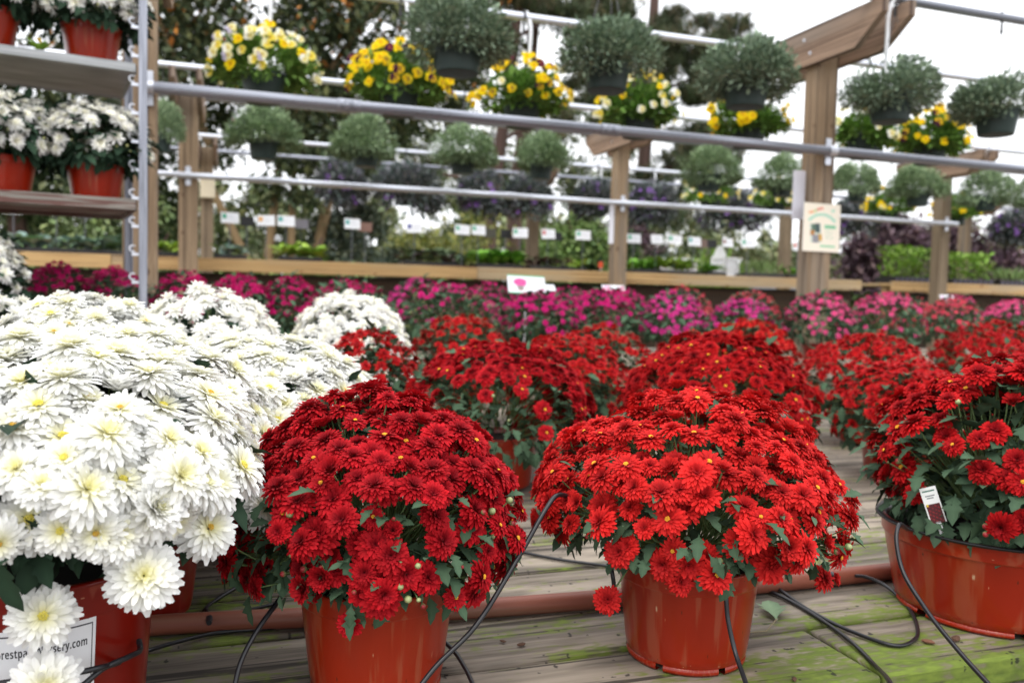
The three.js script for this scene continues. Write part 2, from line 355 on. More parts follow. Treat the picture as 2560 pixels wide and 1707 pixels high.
// petals lie along +z before turning round the axis
function addPetal(mb, az, elev, len, wid, r0, y0, o, cA, cB) {
  const prof = o.prof, n = prof.length, ca = Math.cos(az), sa = Math.sin(az), rows = [];
  for (let k = 0; k < n; k++) {
    const t = prof[k][0], w = prof[k][1] * wid * 0.5, e = elev - o.curl * t, rr = r0 + Math.cos(elev - o.curl * t * 0.5) * len * t, yy = y0 + Math.sin(elev - o.curl * t * 0.5) * len * t, c = mixc(cA, cB, t);
    const put = (sx, dip) => { const nx = -Math.sin(e) * dip, ny = Math.cos(e) * dip, px = sx, pz = rr + nx, py = yy + ny; return mb.v(px * ca + pz * sa, py, -px * sa + pz * ca, c); };
    rows.push(o.flat ? [put(-w, 0), put(w, 0)] : [put(-w, w * o.cup), put(0, 0), put(w, w * o.cup)]);
  }
  for (let k = 0; k < n - 1; k++) for (let s = 0; s < rows[k].length - 1; s++) mb.quad(rows[k][s], rows[k][s + 1], rows[k + 1][s + 1], rows[k + 1][s]);
}
const PROF = [[0, 0.4], [0.45, 0.88], [0.84, 1], [1, 0.42]], PROF3 = [[0, 0.4], [0.6, 1], [1, 0.35]];
// spec.rings: [petals, length, width, elevation in degrees, start radius, height]
function mumFlower(seed, spec) {
  const r = rng(seed), mb = new MB();
  for (const [n, len, wid, el, r0, y0, cA, cB] of spec.rings) {
    const off = r() * 6.28;
    for (let k = 0; k < n; k++) {
      if (r() < 0.03) continue;
      const kk = 0.84 + r() * 0.3, e = (el + (r() - 0.5) * 17) * 0.01745;
      addPetal(mb, off + (k + (r() - 0.5) * 0.5) / n * 6.2832, e, len * (0.86 + r() * 0.26), wid * (0.85 + r() * 0.3), r0, y0 + (r() - 0.5) * 0.001, { prof: spec.low ? PROF3 : PROF, cup: spec.cup, curl: spec.curl * (0.4 + r() * 1.2), flat: spec.low }, shade(cA, kk), shade(cB, kk));
    }
  }
  // green calyx below
  const g = spec.calyx, c0 = mb.v(0, -spec.rad * 0.28, 0, g), ring = [];
  for (let k = 0; k < 6; k++) ring.push(mb.v(Math.cos(k * 1.047) * spec.rad * 0.25, -spec.rad * 0.02, Math.sin(k * 1.047) * spec.rad * 0.25, g));
  for (let k = 0; k < 6; k++) mb.tri(c0, ring[k], ring[(k + 1) % 6]);
  return mb.geom();
}
const petalMat = new THREE.MeshPhysicalMaterial({ vertexColors: true, roughness: 0.65, specularIntensity: 0.16, transmission: 0.3, thickness: 0, side: THREE.DoubleSide });
const whitePetalMat = new THREE.MeshPhysicalMaterial({ vertexColors: true, roughness: 0.95, specularIntensity: 0.3, transmission: 0.35, thickness: 0, side: THREE.DoubleSide });
const leafMat = new THREE.MeshPhysicalMaterial({ vertexColors: true, roughness: 0.6, specularIntensity: 0.22, side: THREE.DoubleSide });
const softLeafMat = new THREE.MeshPhysicalMaterial({ vertexColors: true, roughness: 0.9, specularIntensity: 0.3, side: THREE.DoubleSide });
const budMat = new THREE.MeshStandardMaterial({ vertexColors: true, roughness: 0.55 });
const CALYX = new THREE.Color(0.07, 0.12, 0.04);
const centreGeom = (() => { // knobbly disc of florets
  const r = rng(4), mb = new MB(), s = new THREE.IcosahedronGeometry(1, 0);
  for (let k = 0; k < 26; k++) { const a = k * 2.39996, q = Math.sqrt(k / 26), m = M4().compose(V3(Math.cos(a) * q, 0.35 * (1 - q * q), Math.sin(a) * q), new THREE.Quaternion(), V3(0.2, 0.24, 0.2)); mb.add(s, m, shade(WHITE, 0.8 + r() * 0.4)); }
  return mb.geom();
})();
const centreYellow = new THREE.MeshStandardMaterial({ color: new THREE.Color(0.82, 0.44, 0.03), vertexColors: true, roughness: 0.8 });
const centreGold = new THREE.MeshStandardMaterial({ color: new THREE.Color(0.60, 0.36, 0.03), vertexColors: true, roughness: 0.8 });
const centreLime = new THREE.MeshStandardMaterial({ color: new THREE.Color(0.72, 0.62, 0.10), vertexColors: true, roughness: 0.8 });

// a family of flower prototypes: each is a Mesh named flower (with its centre as a child where it shows)
function flowerSet(kind, cIn, cOut, low, seed) {
  const out = [], R = (a) => a;
  for (let k = 0; k < (low ? 4 : 6); k++) {
    const open = k % 5 < 2 && k < 5, tint = [1, 0.92, 1.06, 0.84, 0.97, 0.8][k], mk = (f) => (kind === 'red' ? shade(mixc(cIn, cOut, f), tint) : mixc(cIn, cOut, f)), half = low ? k === 3 : k === 5;
    let spec;
    if (kind === 'red') {
      const rings = low
        ? [[13, 0.021, 0.0075, -4, 0.001, 0, mk(0.6), mk(1)], [11, 0.017, 0.007, 24, 0.001, 0.001, mk(0.4), mk(0.9)], [8, 0.012, 0.0065, 52, 0.001, 0.002, mk(0.1), mk(0.6)]]
        : [[22, 0.0215, 0.0050, -10, 0.0015, 0, mk(0.6), mk(1)], [24, 0.021, 0.0047, 4, 0.0015, 0.0006, mk(0.5), mk(1)], [23, 0.019, 0.0045, 17, 0.0013, 0.0012, mk(0.4), mk(0.95)], [20, 0.016, 0.0043, 31, 0.001, 0.0018, mk(0.25), mk(0.85)],
          ...(open ? [[9, 0.0105, 0.0038, 44, 0.001, 0.002, mk(0.2), mk(0.7)]] : [[16, 0.0125, 0.0040, 48, 0.0008, 0.0022, mk(0.1), mk(0.6)], [10, 0.0095, 0.0036, 66, 0.0005, 0.0026, mk(0), mk(0.4)]])];
      spec = { rings, cup: 0.42, curl: 0.35, rad: 0.022, low, calyx: CALYX };
    } else {
      const rings = low
        ? [[14, 0.029, 0.0095, -14, 0.002, 0, mk(0.8), mk(1)], [12, 0.025, 0.009, 14, 0.002, 0.002, mk(0.6), mk(1)], [9, 0.018, 0.0085, 45, 0.002, 0.003, mk(0.3), mk(0.9)]]
        : [[20, 0.029, 0.0068, -26, 0.002, -0.002, mk(0.9), mk(1)], [25, 0.031, 0.0066, -10, 0.002, -0.0005, mk(0.85), mk(1)], [26, 0.0300, 0.0064, 4, 0.002, 0.0008, mk(0.8), mk(1)], [24, 0.027, 0.0062, 17, 0.002, 0.002, mk(0.7), mk(1)], [20, 0.0225, 0.006, 30, 0.0018, 0.003, mk(0.45), mk(0.95)],
          ...(open ? [[13, 0.0145, 0.005, 44, 0.0022, 0.0036, mk(0.1), mk(0.75)]] : [[16, 0.017, 0.0056, 45, 0.0012, 0.0038, mk(0.2), mk(0.85)], [11, 0.012, 0.0045, 64, 0.0008, 0.0045, mk(0), mk(0.45)]])];
      spec = { rings, cup: 0.35, curl: 0.3, rad: 0.03, low, calyx: CALYX };
    }
    if (half) spec.rings = spec.rings.map(([n, l, w, e, ...q]) => [n, l * 0.85, w, Math.min(84, e * 0.55 + 46), ...q]);
    const m = new THREE.Mesh(mumFlower(seed + k * 7, spec), kind === 'red' ? petalMat : whitePetalMat); m.name = 'flower'; m.castShadow = m.receiveShadow = true;
    if (open && !low) { const c = part('flower_centre', centreGeom, kind === 'red' ? centreYellow : (k ? centreGold : centreLime), m), s = kind === 'red' ? 0.0034 : k ? 0.0032 : 0.0044; c.scale.setScalar(s); c.position.y = kind === 'red' ? 0.0052 : 0.0075; }
    out.push(m);
  }
  return out;
}
const C = (r, g, b) => new THREE.Color(r, g, b);
const FL = {
  crimson: flowerSet('red', C(0.18, 0.004, 0.010), C(0.58, 0.011, 0.019), false, 100),
  scarlet: flowerSet('red', C(0.36, 0.012, 0.016), C(0.76, 0.027, 0.024), false, 200),
  blood: flowerSet('red', C(0.20, 0.004, 0.009), C(0.59, 0.011, 0.013), false, 300),
  redLow: flowerSet('red', C(0.28, 0.005, 0.011), C(0.65, 0.014, 0.015), true, 400),
  darkLow: flowerSet('red', C(0.22, 0.004, 0.008), C(0.56, 0.010, 0.012), true, 420),
  white: flowerSet('white', C(0.88, 0.84, 0.42), C(0.92, 0.92, 0.91), false, 500),
  whiteLow: flowerSet('white', C(0.88, 0.85, 0.58), C(0.92, 0.915, 0.90), true, 600),
  magenta: flowerSet('red', C(0.52, 0.008, 0.12), C(0.76, 0.024, 0.27), true, 700),
  maroon: flowerSet('red', C(0.40, 0.006, 0.08), C(0.64, 0.014, 0.18), true, 710),
  fuchsia: flowerSet('red', C(0.58, 0.02, 0.20), C(0.82, 0.075, 0.40), true, 720),
  coral: flowerSet('red', C(0.66, 0.04, 0.08), C(0.84, 0.13, 0.19), true, 730),
  pink: flowerSet('red', C(0.70, 0.04, 0.16), C(0.86, 0.15, 0.38), true, 740),
};
const LEAF = {
  mum: [0, 1, 2, 3].map((k) => lobedLeaf(0.042 + k * 0.004, 0.032, 0.25 + k * 0.12, C(0.050, 0.088, 0.050), C(0.042, 0.075, 0.044), k + 1)),
  dark: [0, 1, 2].map((k) => lobedLeaf(0.058 + k * 0.008, 0.044, 0.3 + k * 0.15, C(0.026, 0.052, 0.030), C(0.022, 0.044, 0.027), k + 11)),
  oval: [0, 1].map((k) => ovalLeaf(0.026 + k * 0.004, 0.013, 0.2, C(0.070, 0.115, 0.068))),
};

// ---------------------------------------------------------------- pots
function potParts(t, r, rb, h, m, o = {}) {
  const pr = [[rb * 0.96, 0.008], [rb, 0.010], [lerp(rb, r, 0.15), h * 0.16], [lerp(rb, r, 0.8), h * 0.80], [r * 0.985, h * 0.815], [r * 0.99, h * 0.83], [r, h * 0.97], [r * 1.025, h * 0.978], [r * 1.025, h], [r * 0.97, h], [r * 0.95, h * 0.86]];
  const g = new THREE.LatheGeometry(pr.map(([a, b]) => new THREE.Vector2(a, b)), o.low ? 24 : 56);
  const p = part('pot', g, m, t);
  const foot = mergeGeometries([0, 1, 2, 3, 4, 5].map((k) => new THREE.LatheGeometry([[rb * 0.86, 0.0006], [rb * 0.985, 0.0006], [rb * 1.005, 0.004], [rb * 0.99, 0.0105], [rb * 0.86, 0.0105]].map(([a, b]) => new THREE.Vector2(a, b)), 7, k * 1.0472 + (o.turn || 0), 0.92)));
  if (!o.low) part('pot_foot', foot, m, p);
  const s = part('soil', new THREE.CircleGeometry(r * 0.955, 24).rotateX(-Math.PI / 2), mat.soil, t); s.position.y = h * 0.9;
  if (o.liner) part('pot_liner_rim', new THREE.LatheGeometry([[r * 0.95, h * 0.985], [r * 1.0, h * 1.004], [r * 1.045, h * 1.012], [r * 1.055, h * 0.995], [r * 1.03, h * 0.975]].map(([a, b]) => new THREE.Vector2(a, b)), 56), mat.blackPlastic, p);
  return p;
}

// ---------------------------------------------------------------- chrysanthemum plants
const budGeom = (tip) => { const g = new THREE.IcosahedronGeometry(1, 1), P = g.attributes.position, col = []; for (let k = 0; k < P.count; k++) { const y = P.getY(k); P.setXYZ(k, P.getX(k) * (y > 0 ? 0.9 : 1), y * 1.05, P.getZ(k) * (y > 0 ? 0.9 : 1)); const c = mixc(C(0.13, 0.19, 0.07), tip, smooth(y, 0.0, 0.6)); col.push(c.r, c.g, c.b); } g.setAttribute('color', new THREE.Float32BufferAttribute(col, 3)); return g; };
const BUD = { red: budGeom(C(0.30, 0.012, 0.02)), white: budGeom(C(0.32, 0.36, 0.16)), pink: budGeom(C(0.5, 0.04, 0.14)), pale: budGeom(C(0.45, 0.45, 0.18)) };
const Q = new THREE.Quaternion();
function faceMatrix(p, n, spin, s) { const q = new THREE.Quaternion().setFromUnitVectors(UPV, n), q2 = new THREE.Quaternion().setFromAxisAngle(UPV, spin); return M4().compose(p, q.multiply(q2), V3(s, s, s)); }
function leafMatrix(p, dir, up, s) { // leaf along +z with face normal near up
  const z = dir.clone().normalize(), x = V3(0, 0, 0).crossVectors(up, z).normalize(), y = V3(0, 0, 0).crossVectors(z, x);
  return M4().makeBasis(x.multiplyScalar(s), y.multiplyScalar(s), z.multiplyScalar(s)).setPosition(p);
}
/* o: R half width, yc height of widest level, Rv dome height above it, low depth of the skirt below it, n flowers, gap spacing, s flower scale,
   cover(theta, phi) -> chance of a flower, leaves (single leaf parts), fill (joined leaves), buds */
function mum(t, seed, o) {
  const r = rng(seed), pts = [], blanks = [], fl = o.flowers, lean = o.lean ?? [0, 0], off = o.off ?? [0, 0];
  const surf = (th, ph, k) => {
    const c = Math.cos(th), s = Math.sin(th), rv = c > 0 ? o.Rv : o.low, bump = 1 + (o.far ? 0.05 : 0.10) * (noise2(Math.cos(ph) * 1.7 + seed, Math.sin(ph) * 1.7 + th * 2.2) - 0.5) * 2;
    return V3(off[0] + Math.cos(ph) * s * o.R * k * bump + lean[0] * Math.max(0, c), o.yc + c * rv * k * bump, off[1] + Math.sin(ph) * s * o.R * k * bump + lean[1] * Math.max(0, c));
  };
  const dirOf = (th, ph) => { const c = Math.cos(th), s = Math.sin(th), rv = c > 0 ? o.Rv : o.low * 1.3; return V3(Math.cos(ph) * s / o.R, c / rv, Math.sin(ph) * s / o.R).normalize(); };
  const stems = new MB(), fill = new MB(), stemC = C(0.14, 0.21, 0.085), root = V3(0, o.rim, 0);
  const thMax = o.thMax ?? 1.95;
  let tries = 0;
  const stemTo = (p, n, rad) => { const a = root.clone().lerp(p, 0.25), b = p.clone().addScaledVector(n, -0.045 * (o.s ?? 1)); a.y = Math.max(a.y, o.rim); stems.strand([a, a.clone().lerp(b, 0.5).add(V3((r() - 0.5) * 0.02, 0.008, (r() - 0.5) * 0.02)), b, p.clone().addScaledVector(n, -0.004)], rad * 1.3, rad, shade(stemC, 0.8 + r() * 0.5), o.far ? 3 : 5); };
  while (pts.length < o.n && tries++ < o.n * 40) {
    const u = r(), th = Math.acos(1 - u * (1 - Math.cos(thMax))), ph = r() * 6.2832;
    const p = surf(th, ph, o.far ? 0.95 + r() * 0.07 : 0.88 + r() * 0.16), bare = r() > o.cover(th, ph);
    if (pts.some((q) => q.distanceToSquared(p) < o.gap * o.gap) || blanks.some((q) => q.distanceToSquared(p) < o.gap * o.gap * 0.8)) continue;
    if (bare || (o.clear && p.distanceTo(V3(o.clear[0], o.clear[1], o.clear[2])) < o.clear[3])) { blanks.push(p); continue; }
    pts.push(p);
    const n = dirOf(th, ph).multiplyScalar(0.8).add(V3((r() - 0.5) * 0.55, 0.34 + (r() - 0.5) * 0.3, (r() - 0.5) * 0.55)).normalize();
    let k = Math.floor(r() * fl.length); if (o.openChance !== undefined && fl.length === 6) { const q = r(); k = q < o.openChance ? Math.floor(r() * 2) : q > 0.9 ? 5 : 2 + Math.floor(r() * 3); } else if (k === fl.length - 1 && r() < 0.6) k = 0;
    const f = fl[k].clone(), s = (o.s ?? 1) * (0.70 + Math.pow(r(), 0.7) * 0.46); f.matrixAutoUpdate = true;
    faceMatrix(p, n, r() * 6.28, s).decompose(f.position, f.quaternion, f.scale); t.add(f);
    if (!o.far || r() < 0.3) stemTo(p, n, 0.0011 * (o.s ?? 1));
  }
  for (const [x, y, z, s] of o.strays ?? []) {
    const p = V3(x, y, z), n = V3(x * 3.2 + (r() - 0.5) * 0.5, 0.25 + r() * 0.25, z * 3.2 + 0.35).normalize(), k = s < 0.6 ? 5 : r() < 0.3 ? Math.floor(r() * 2) : 2 + Math.floor(r() * 3), f = fl[Math.min(k, fl.length - 1)].clone();
    faceMatrix(p, n, r() * 6.28, s).decompose(f.position, f.quaternion, f.scale); t.add(f); pts.push(p);
    const a = root.clone().lerp(p, 0.3); a.y = o.rim + 0.03; stems.strand([a, a.clone().lerp(p, 0.55).add(V3(0, 0.022, 0)), p.clone().addScaledVector(n, -0.012)], 0.0015, 0.001, shade(stemC, 0.8 + r() * 0.4), 5);
  }
  // single leaves near the outside, more of them low down
  const LG = o.leafSet ?? LEAF.mum;
  for (let k = 0; k < (o.leaves ?? 0); k++) {
    const th = o.leafTh ? lerp(o.leafTh[0], o.leafTh[1], Math.pow(r(), 0.8)) : 0.7 + r() * 1.6, ph = o.leafPh ? lerp(o.leafPh[0], o.leafPh[1], r()) : r() * 6.2832, p = surf(Math.min(th, o.leafMax ?? 2.35), ph, 0.72 + (o.leafOut ?? 0) + r() * 0.24), d = dirOf(th, ph);
    if (o.clear && p.distanceTo(V3(o.clear[0], o.clear[1], o.clear[2])) < o.clear[3]) continue;
    const dir = d.clone().multiplyScalar(0.8).add(V3((r() - 0.5) * 1.4, (r() - 0.5) * 0.9 - 0.1, (r() - 0.5) * 1.4)), up = V3((r() - 0.5) * 0.9, 1, (r() - 0.5) * 0.9).addScaledVector(d, 0.5);
    const small = o.oval && r() < o.oval, m = part('leaf', small ? LEAF.oval[k & 1] : LG[Math.floor(r() * LG.length)], leafMat, t);
    leafMatrix(p, dir, up, (o.ls ?? 1) * (0.7 + r() * 0.6)).decompose(m.position, m.quaternion, m.scale);
  }
  for (let k = 0; k < (o.fill ?? 0); k++) {
    const th = Math.acos(1 - r() * 1.62), ph = r() * 6.2832, d = dirOf(th, ph), p = surf(th, ph, 0.35 + Math.sqrt(r()) * (o.fillOut ?? 0.52));
    const dir = d.clone().multiplyScalar(0.9).add(V3((r() - 0.5) * 1.8, (r() - 0.5) * 1.2, (r() - 0.5) * 1.8)), up = V3((r() - 0.5) * 1.2, 1, (r() - 0.5) * 1.2);
    const g = r() < 0.75 || !o.oval ? LG[Math.floor(r() * LG.length)] : LEAF.oval[k & 1];
    fill.add(g, leafMatrix(p, dir, up, (o.fls ?? o.ls ?? 1) * (0.8 + r() * 0.6)), shade(WHITE, (0.75 + r() * 0.5) * (o.tone ?? 1)));
  }
  const buds = new MB();
  for (let k = 0; k < (o.buds ?? 0); k++) {
    const th = o.budTh ? lerp(o.budTh[0], o.budTh[1], r()) : 1.1 + r() * 0.95, ph = r() * 6.2832, p = surf(th, ph, 0.93 + r() * 0.13), n = dirOf(th, ph).add(V3((r() - 0.5) * 0.5, 0.4, (r() - 0.5) * 0.5)).normalize(), s = (0.0026 + r() * 0.0028) * (o.s ?? 1);
    const bm = faceMatrix(p, n, 0, s), bg = r() < 0.5 && o.bud2 ? o.bud2 : o.bud;
    if (o.budParts) { const m = part('bud', bg, budMat, t); bm.decompose(m.position, m.quaternion, m.scale); } else buds.add(bg, bm);
    stemTo(p, n, 0.0009 * (o.s ?? 1));
  }
  if (buds.i.length) part('buds', buds.geom(), budMat, t, 'stuff');
  part('stems', stems.geom(), softLeafMat, t, 'stuff');
  part('foliage', fill.geom(), o.far ? softLeafMat : leafMat, t, 'stuff');
  return t;
}

// ---------------------------------------------------------------- the mums on the front bench
const domeCover = (dense, floor, th0 = 1.15, th1 = 1.75) => (th) => th < th0 ? dense : lerp(dense, floor, smooth(th, th0, th1));
function pottedMum(seed, x, z, y, label, p, o, group) {
  const t = base('potted_mum', [x, y, z], 0, label, 'potted mum', group);
  potParts(t, p.r, p.rb, p.h, p.m ?? mat.potRed, p);
  return mum(t, seed, { rim: p.h * 0.9, ...o });
}
const P8 = (m, turn) => ({ r: 0.089, rb: 0.0745, h: 0.126, m, turn });
pottedMum(31, 0.166, -0.946, BENCH, 'dark crimson mum in a glossy red pot, between the white mum and the scarlet mum', P8(mat.potRed, 0.3), {
  R: 0.160, yc: 0.188, Rv: 0.144, low: 0.105, n: 286, gap: 0.0186, s: 0.75, flowers: FL.crimson, openChance: 0.15, thMax: 2.05,
  cover: (th, ph) => th < 0.85 ? 0.96 : Math.cos(ph) > 0.5 ? 0.85 : lerp(0.92, 0.32, smooth(th, 0.9, 1.45)),
  strays: [[-0.154, 0.207, -0.019, 0.5], [-0.162, 0.162, -0.009, 0.62], [-0.141, 0.137, 0.021, 0.5], [-0.123, 0.159, 0.047, 0.45], [-0.163, 0.127, -0.018, 0.4], [-0.063, 0.172, 0.119, 0.7], [-0.036, 0.175, 0.139, 0.85], [-0.014, 0.179, 0.136, 0.8], [-0.023, 0.151, 0.145, 0.95], [-0.048, 0.117, 0.117, 0.62], [0.025, 0.165, 0.139, 0.8], [0.057, 0.138, 0.13, 0.6], [-0.081, 0.21, 0.122, 0.95]], leaves: 250, leafTh: [0.95, 2.3], leafPh: [-0.2, 4.2], leafOut: 0.06, ls: 0.5, oval: 0.45, fill: 620, buds: 64, bud: BUD.red, bud2: BUD.white, budParts: true, budTh: [1.25, 2.15] });
pottedMum(47, 0.556, -0.918, BENCH, 'bright scarlet mum with orange tinted blooms in a red pot, middle of the front row', P8(mat.potRed2, 1.2), {
  R: 0.182, yc: 0.190, Rv: 0.140, low: 0.085, n: 286, gap: 0.0194, s: 0.78, flowers: FL.scarlet, openChance: 0.18, thMax: 2.0,
  cover: (th, ph) => th < 1.1 ? 0.95 : lerp(0.95, 0.5, smooth(th, 1.1, 1.65)) * (ph > 0.35 && ph < 1.1 && th > 1.15 ? 0.5 : 1),
  strays: [[-0.138, 0.1, 0.055, 0.75], [0.132, 0.114, 0.093, 0.75], [0.116, 0.122, 0.087, 0.55], [0.15, 0.11, 0.089, 0.5], [0.142, 0.139, 0.074, 0.5], [0.015, 0.158, 0.146, 1.0], [-0.053, 0.151, 0.144, 0.85], [-0.084, 0.14, 0.124, 0.7], [-0.143, 0.167, 0.091, 0.8], [-0.028, 0.185, 0.151, 0.85], [0.191, 0.2, 0.066, 0.8], [0.12, 0.184, 0.085, 0.6]], leaves: 220, leafTh: [1.1, 2.2], leafPh: [-0.6, 3.8], leafOut: 0.05, ls: 0.5, oval: 0.5, fill: 640, buds: 20, bud: BUD.red, bud2: BUD.white, budParts: true });
{
  const t = pottedMum(59, 1.075, -0.932, BENCH, 'leafy dark red mum with a white plant tag, in the wide black rimmed pot', { r: 0.150, rb: 0.125, h: 0.131, m: mat.potRed2, liner: true, turn: 0.6 }, {
    off: [0.025, 0.02], R: 0.190, yc: 0.190, Rv: 0.180, low: 0.09, n: 230, gap: 0.0225, s: 0.90, flowers: FL.blood, openChance: 0.2, thMax: 1.9,
    cover: (th, ph) => (ph > 1.2 && ph < 3.4) ? (th < 0.62 ? 0.9 : th < 1.0 ? 0.3 : 0.2) : (th < 1.0 ? 1 : 0.4),
    leaves: 296, leafTh: [0.5, 2.6], leafPh: [0.3, 4.3], ls: 0.72, leafMax: 2.2, clear: [-0.15, 0.17, 0.07, 0.062], oval: 0.3, fill: 800, fillOut: 0.58, buds: 26, bud: BUD.red, bud2: BUD.white, budParts: true, budTh: [0.6, 2.0] });
}
const R2 = (over) => ({ far: true, R: 0.19, yc: 0.19, Rv: 0.16, low: 0.12, n: 260, gap: 0.0222, s: 0.88, flowers: FL.redLow, thMax: 2.1, cover: domeCover(1, 0.22, 0.95, 1.45), fill: 620, fillOut: 0.62, buds: 18, bud: BUD.red, bud2: BUD.white, oval: 0.3, ls: 0.66, ...over });
const midReds = [ // seed, x, z, half width, top height, label, more
  [61, 1.645, -1.72, 0.165, 0.300, 'red mum in a low red pot, behind the wide pot with black rim', { n: 240 }],
  [62, 0.60, -1.84, 0.20, 0.335, 'red mum with a bare leafy front, behind the two front mums', { n: 230, flowers: FL.crimson, cover: (th, ph) => th < 0.9 ? 1 : (Math.cos(ph) > 0.45 ? 0.7 : 0.2), leaves: 110, leafTh: [0.9, 2.2], fill: 560, buds: 26 }],
  [63, 0.93, -2.24, 0.175, 0.333, 'red mum standing behind the leafy fronted red mum, left of the broad red mum', { n: 190 }],
  [64, 1.09, -1.70, 0.205, 0.367, 'broad dark red mum directly behind the bright scarlet mum', { n: 260, flowers: FL.blood, cover: domeCover(1, 0.35, 1.0, 1.5) }],
  [65, 1.93, -2.15, 0.20, 0.348, 'red mum right of the broad red mum, its dark green left side showing', { n: 230, cover: (th, ph) => th < 1.05 ? 1 : 0.3 }],
  [66, 2.78, -2.45, 0.21, 0.38, 'deep red mum at the right edge, below the pink mums', { n: 220, flowers: FL.darkLow }],
  [67, 0.768, -2.80, 0.168, 0.372, 'small domed red mum right behind the white mums in the back row of reds', { n: 120 }],
  [68, 0.345, -2.10, 0.130, 0.352, 'dark red mum peeping out between two white mums', { n: 110, flowers: FL.darkLow }],
  [69, 1.28, -2.74, 0.172, 0.345, 'red mum in the back row of reds, in front of the magenta mums', { n: 120 }],
  [70, 1.88, -2.74, 0.188, 0.37, 'orange red mum in front of the lower end of the poster post', { n: 130, flowers: FL.scarlet, far: true }],
  [71, 1.93, -1.50, 0.19, 0.34, 'red mum rising behind the leafy mum with the plant tag', { n: 170, flowers: FL.blood }],
  [72, 2.42, -2.02, 0.18, 0.33, 'red mum at the right edge, in front of the deep red back row mum', { n: 140 }],
];
midReds.forEach(([seed, x, z, R, top, label, more], k) => pottedMum(seed, x, z, BENCH, label, { ...P8([mat.potRed, mat.potRed2, mat.potDeep][k % 3], k), low: k > 0 }, R2({ R: R * 1.07, yc: 0.165, Rv: top - 0.165, ...more })));

// white mums at the left
{
  const t = pottedMum(81, -0.172, -0.905, BENCH, 'nearest white mum with very large blooms, in the red pot with a printed white label', { r: 0.106, rb: 0.092, h: 0.185, m: mat.potDeep, turn: 0.1 }, {
    R: 0.20, yc: 0.262, Rv: 0.128, low: 0.045, n: 210, gap: 0.0245, s: 0.84, flowers: FL.white, openChance: 0.5, thMax: 1.9,
    cover: (th, ph) => th < 0.9 ? 0.95 : 0.6, leafSet: LEAF.dark, strays: [[0.107, 0.208, 0.157, 0.95], [0.156, 0.231, 0.108, 0.9], [0.112, 0.26, 0.155, 0.85], [0.088, 0.249, 0.169, 0.8], [0.206, 0.226, 0.02, 0.75]], leaves: 150, leafTh: [1.4, 2.3], ls: 0.6, fls: 0.5, fill: 700, fillOut: 0.45, tone: 0.8, buds: 16, bud: BUD.pale, budParts: true });
  // hanging blooms in front of the pot
  for (const [x, y, z, s, k] of [[0.030, 0.178, 0.146, 0.86, 0], [0.032, 0.120, 0.150, 0.9, 3]]) { const f = FL.white[k].clone(); faceMatrix(V3(x, y, z), V3(0.25, 0.30, 0.9).normalize(), x * 9, s).decompose(f.position, f.quaternion, f.scale); t.add(f); }
  // printed label wrapped on the pot
  const lt = canvasTex(512, 384, (g, w, h) => {
    g.fillStyle = '#e9eaee'; g.fillRect(0, 0, w, h); g.strokeStyle = '#26262c'; g.lineWidth = 5; g.strokeRect(20, 20, w - 40, h - 40);
    g.fillStyle = '#1c1c22'; g.font = 'bold 42px sans-serif'; g.textAlign = 'right'; g.fillText('forestparkNursery.com', w - 44, 98);
    let x = 330; const r = rng(9); while (x < 476) { const b = 2 + Math.floor(r() * 5); g.fillRect(x, 262, b, 92); x += b + 2 + Math.floor(r() * 5); }
    g.fillRect(60, 190, 200, 8); g.fillRect(60, 220, 160, 8);
  });
  const lab = new THREE.CylinderGeometry(0.1045, 0.0975, 0.095, 24, 1, true, -0.15, 0.78); lab.translate(0, 0.104, 0);
  const m = part('printed_label', lab, new THREE.MeshPhysicalMaterial({ map: lt, roughness: 0.4, clearcoat: 0.2 }), t); m.userData.label = 'white printed label with barcode'; m.rotation.y = 0;
}
const WH = (over) => ({ far: true, R: 0.19, yc: 0.2, Rv: 0.18, low: 0.09, n: 160, gap: 0.0285, s: 0.88, flowers: FL.white, thMax: 1.85, cover: domeCover(1, 0.55), leafSet: LEAF.dark, fill: 380, fillOut: 0.5, tone: 0.9, buds: 8, bud: BUD.pale, ls: 0.62, ...over });
const whites = [
  [82, 0.060, -1.46, 0.205, 0.362, 'white mum just behind the crimson mum, its red pot in the shade', {}],
  [83, 0.365, -2.64, 0.195, 0.436, 'rounded white mum farthest back, above the dark red mum', { n: 170, flowers: FL.whiteLow }],
  [84, -0.035, -1.98, 0.185, 0.442, 'tall white mum at the back, below the steel upright of the trolley', { n: 170, flowers: FL.whiteLow }],
  [85, -0.225, -1.62, 0.20, 0.425, 'white mum in the middle of the white group, behind the nearest white mum', { n: 170 }],
  [86, -0.42, -1.28, 0.19, 0.405, 'white mum at the left edge of the photo, behind the nearest white mum', { n: 160 }],
  [87, -0.12, -1.22, 0.185, 0.385, 'white mum between the nearest white mum and the tall ones behind', { n: 160 }],
  [88, -0.48, -2.0, 0.19, 0.42, 'white mum at the left edge in front of the maroon mums', { n: 160, flowers: FL.whiteLow }],
];
whites.forEach(([seed, x, z, R, top, label, more], k) => pottedMum(seed, x, z, BENCH, label, { ...P8(mat.potDeep, k), low: k > 0 }, WH({ R, yc: 0.20, Rv: top - 0.20, ...more })));

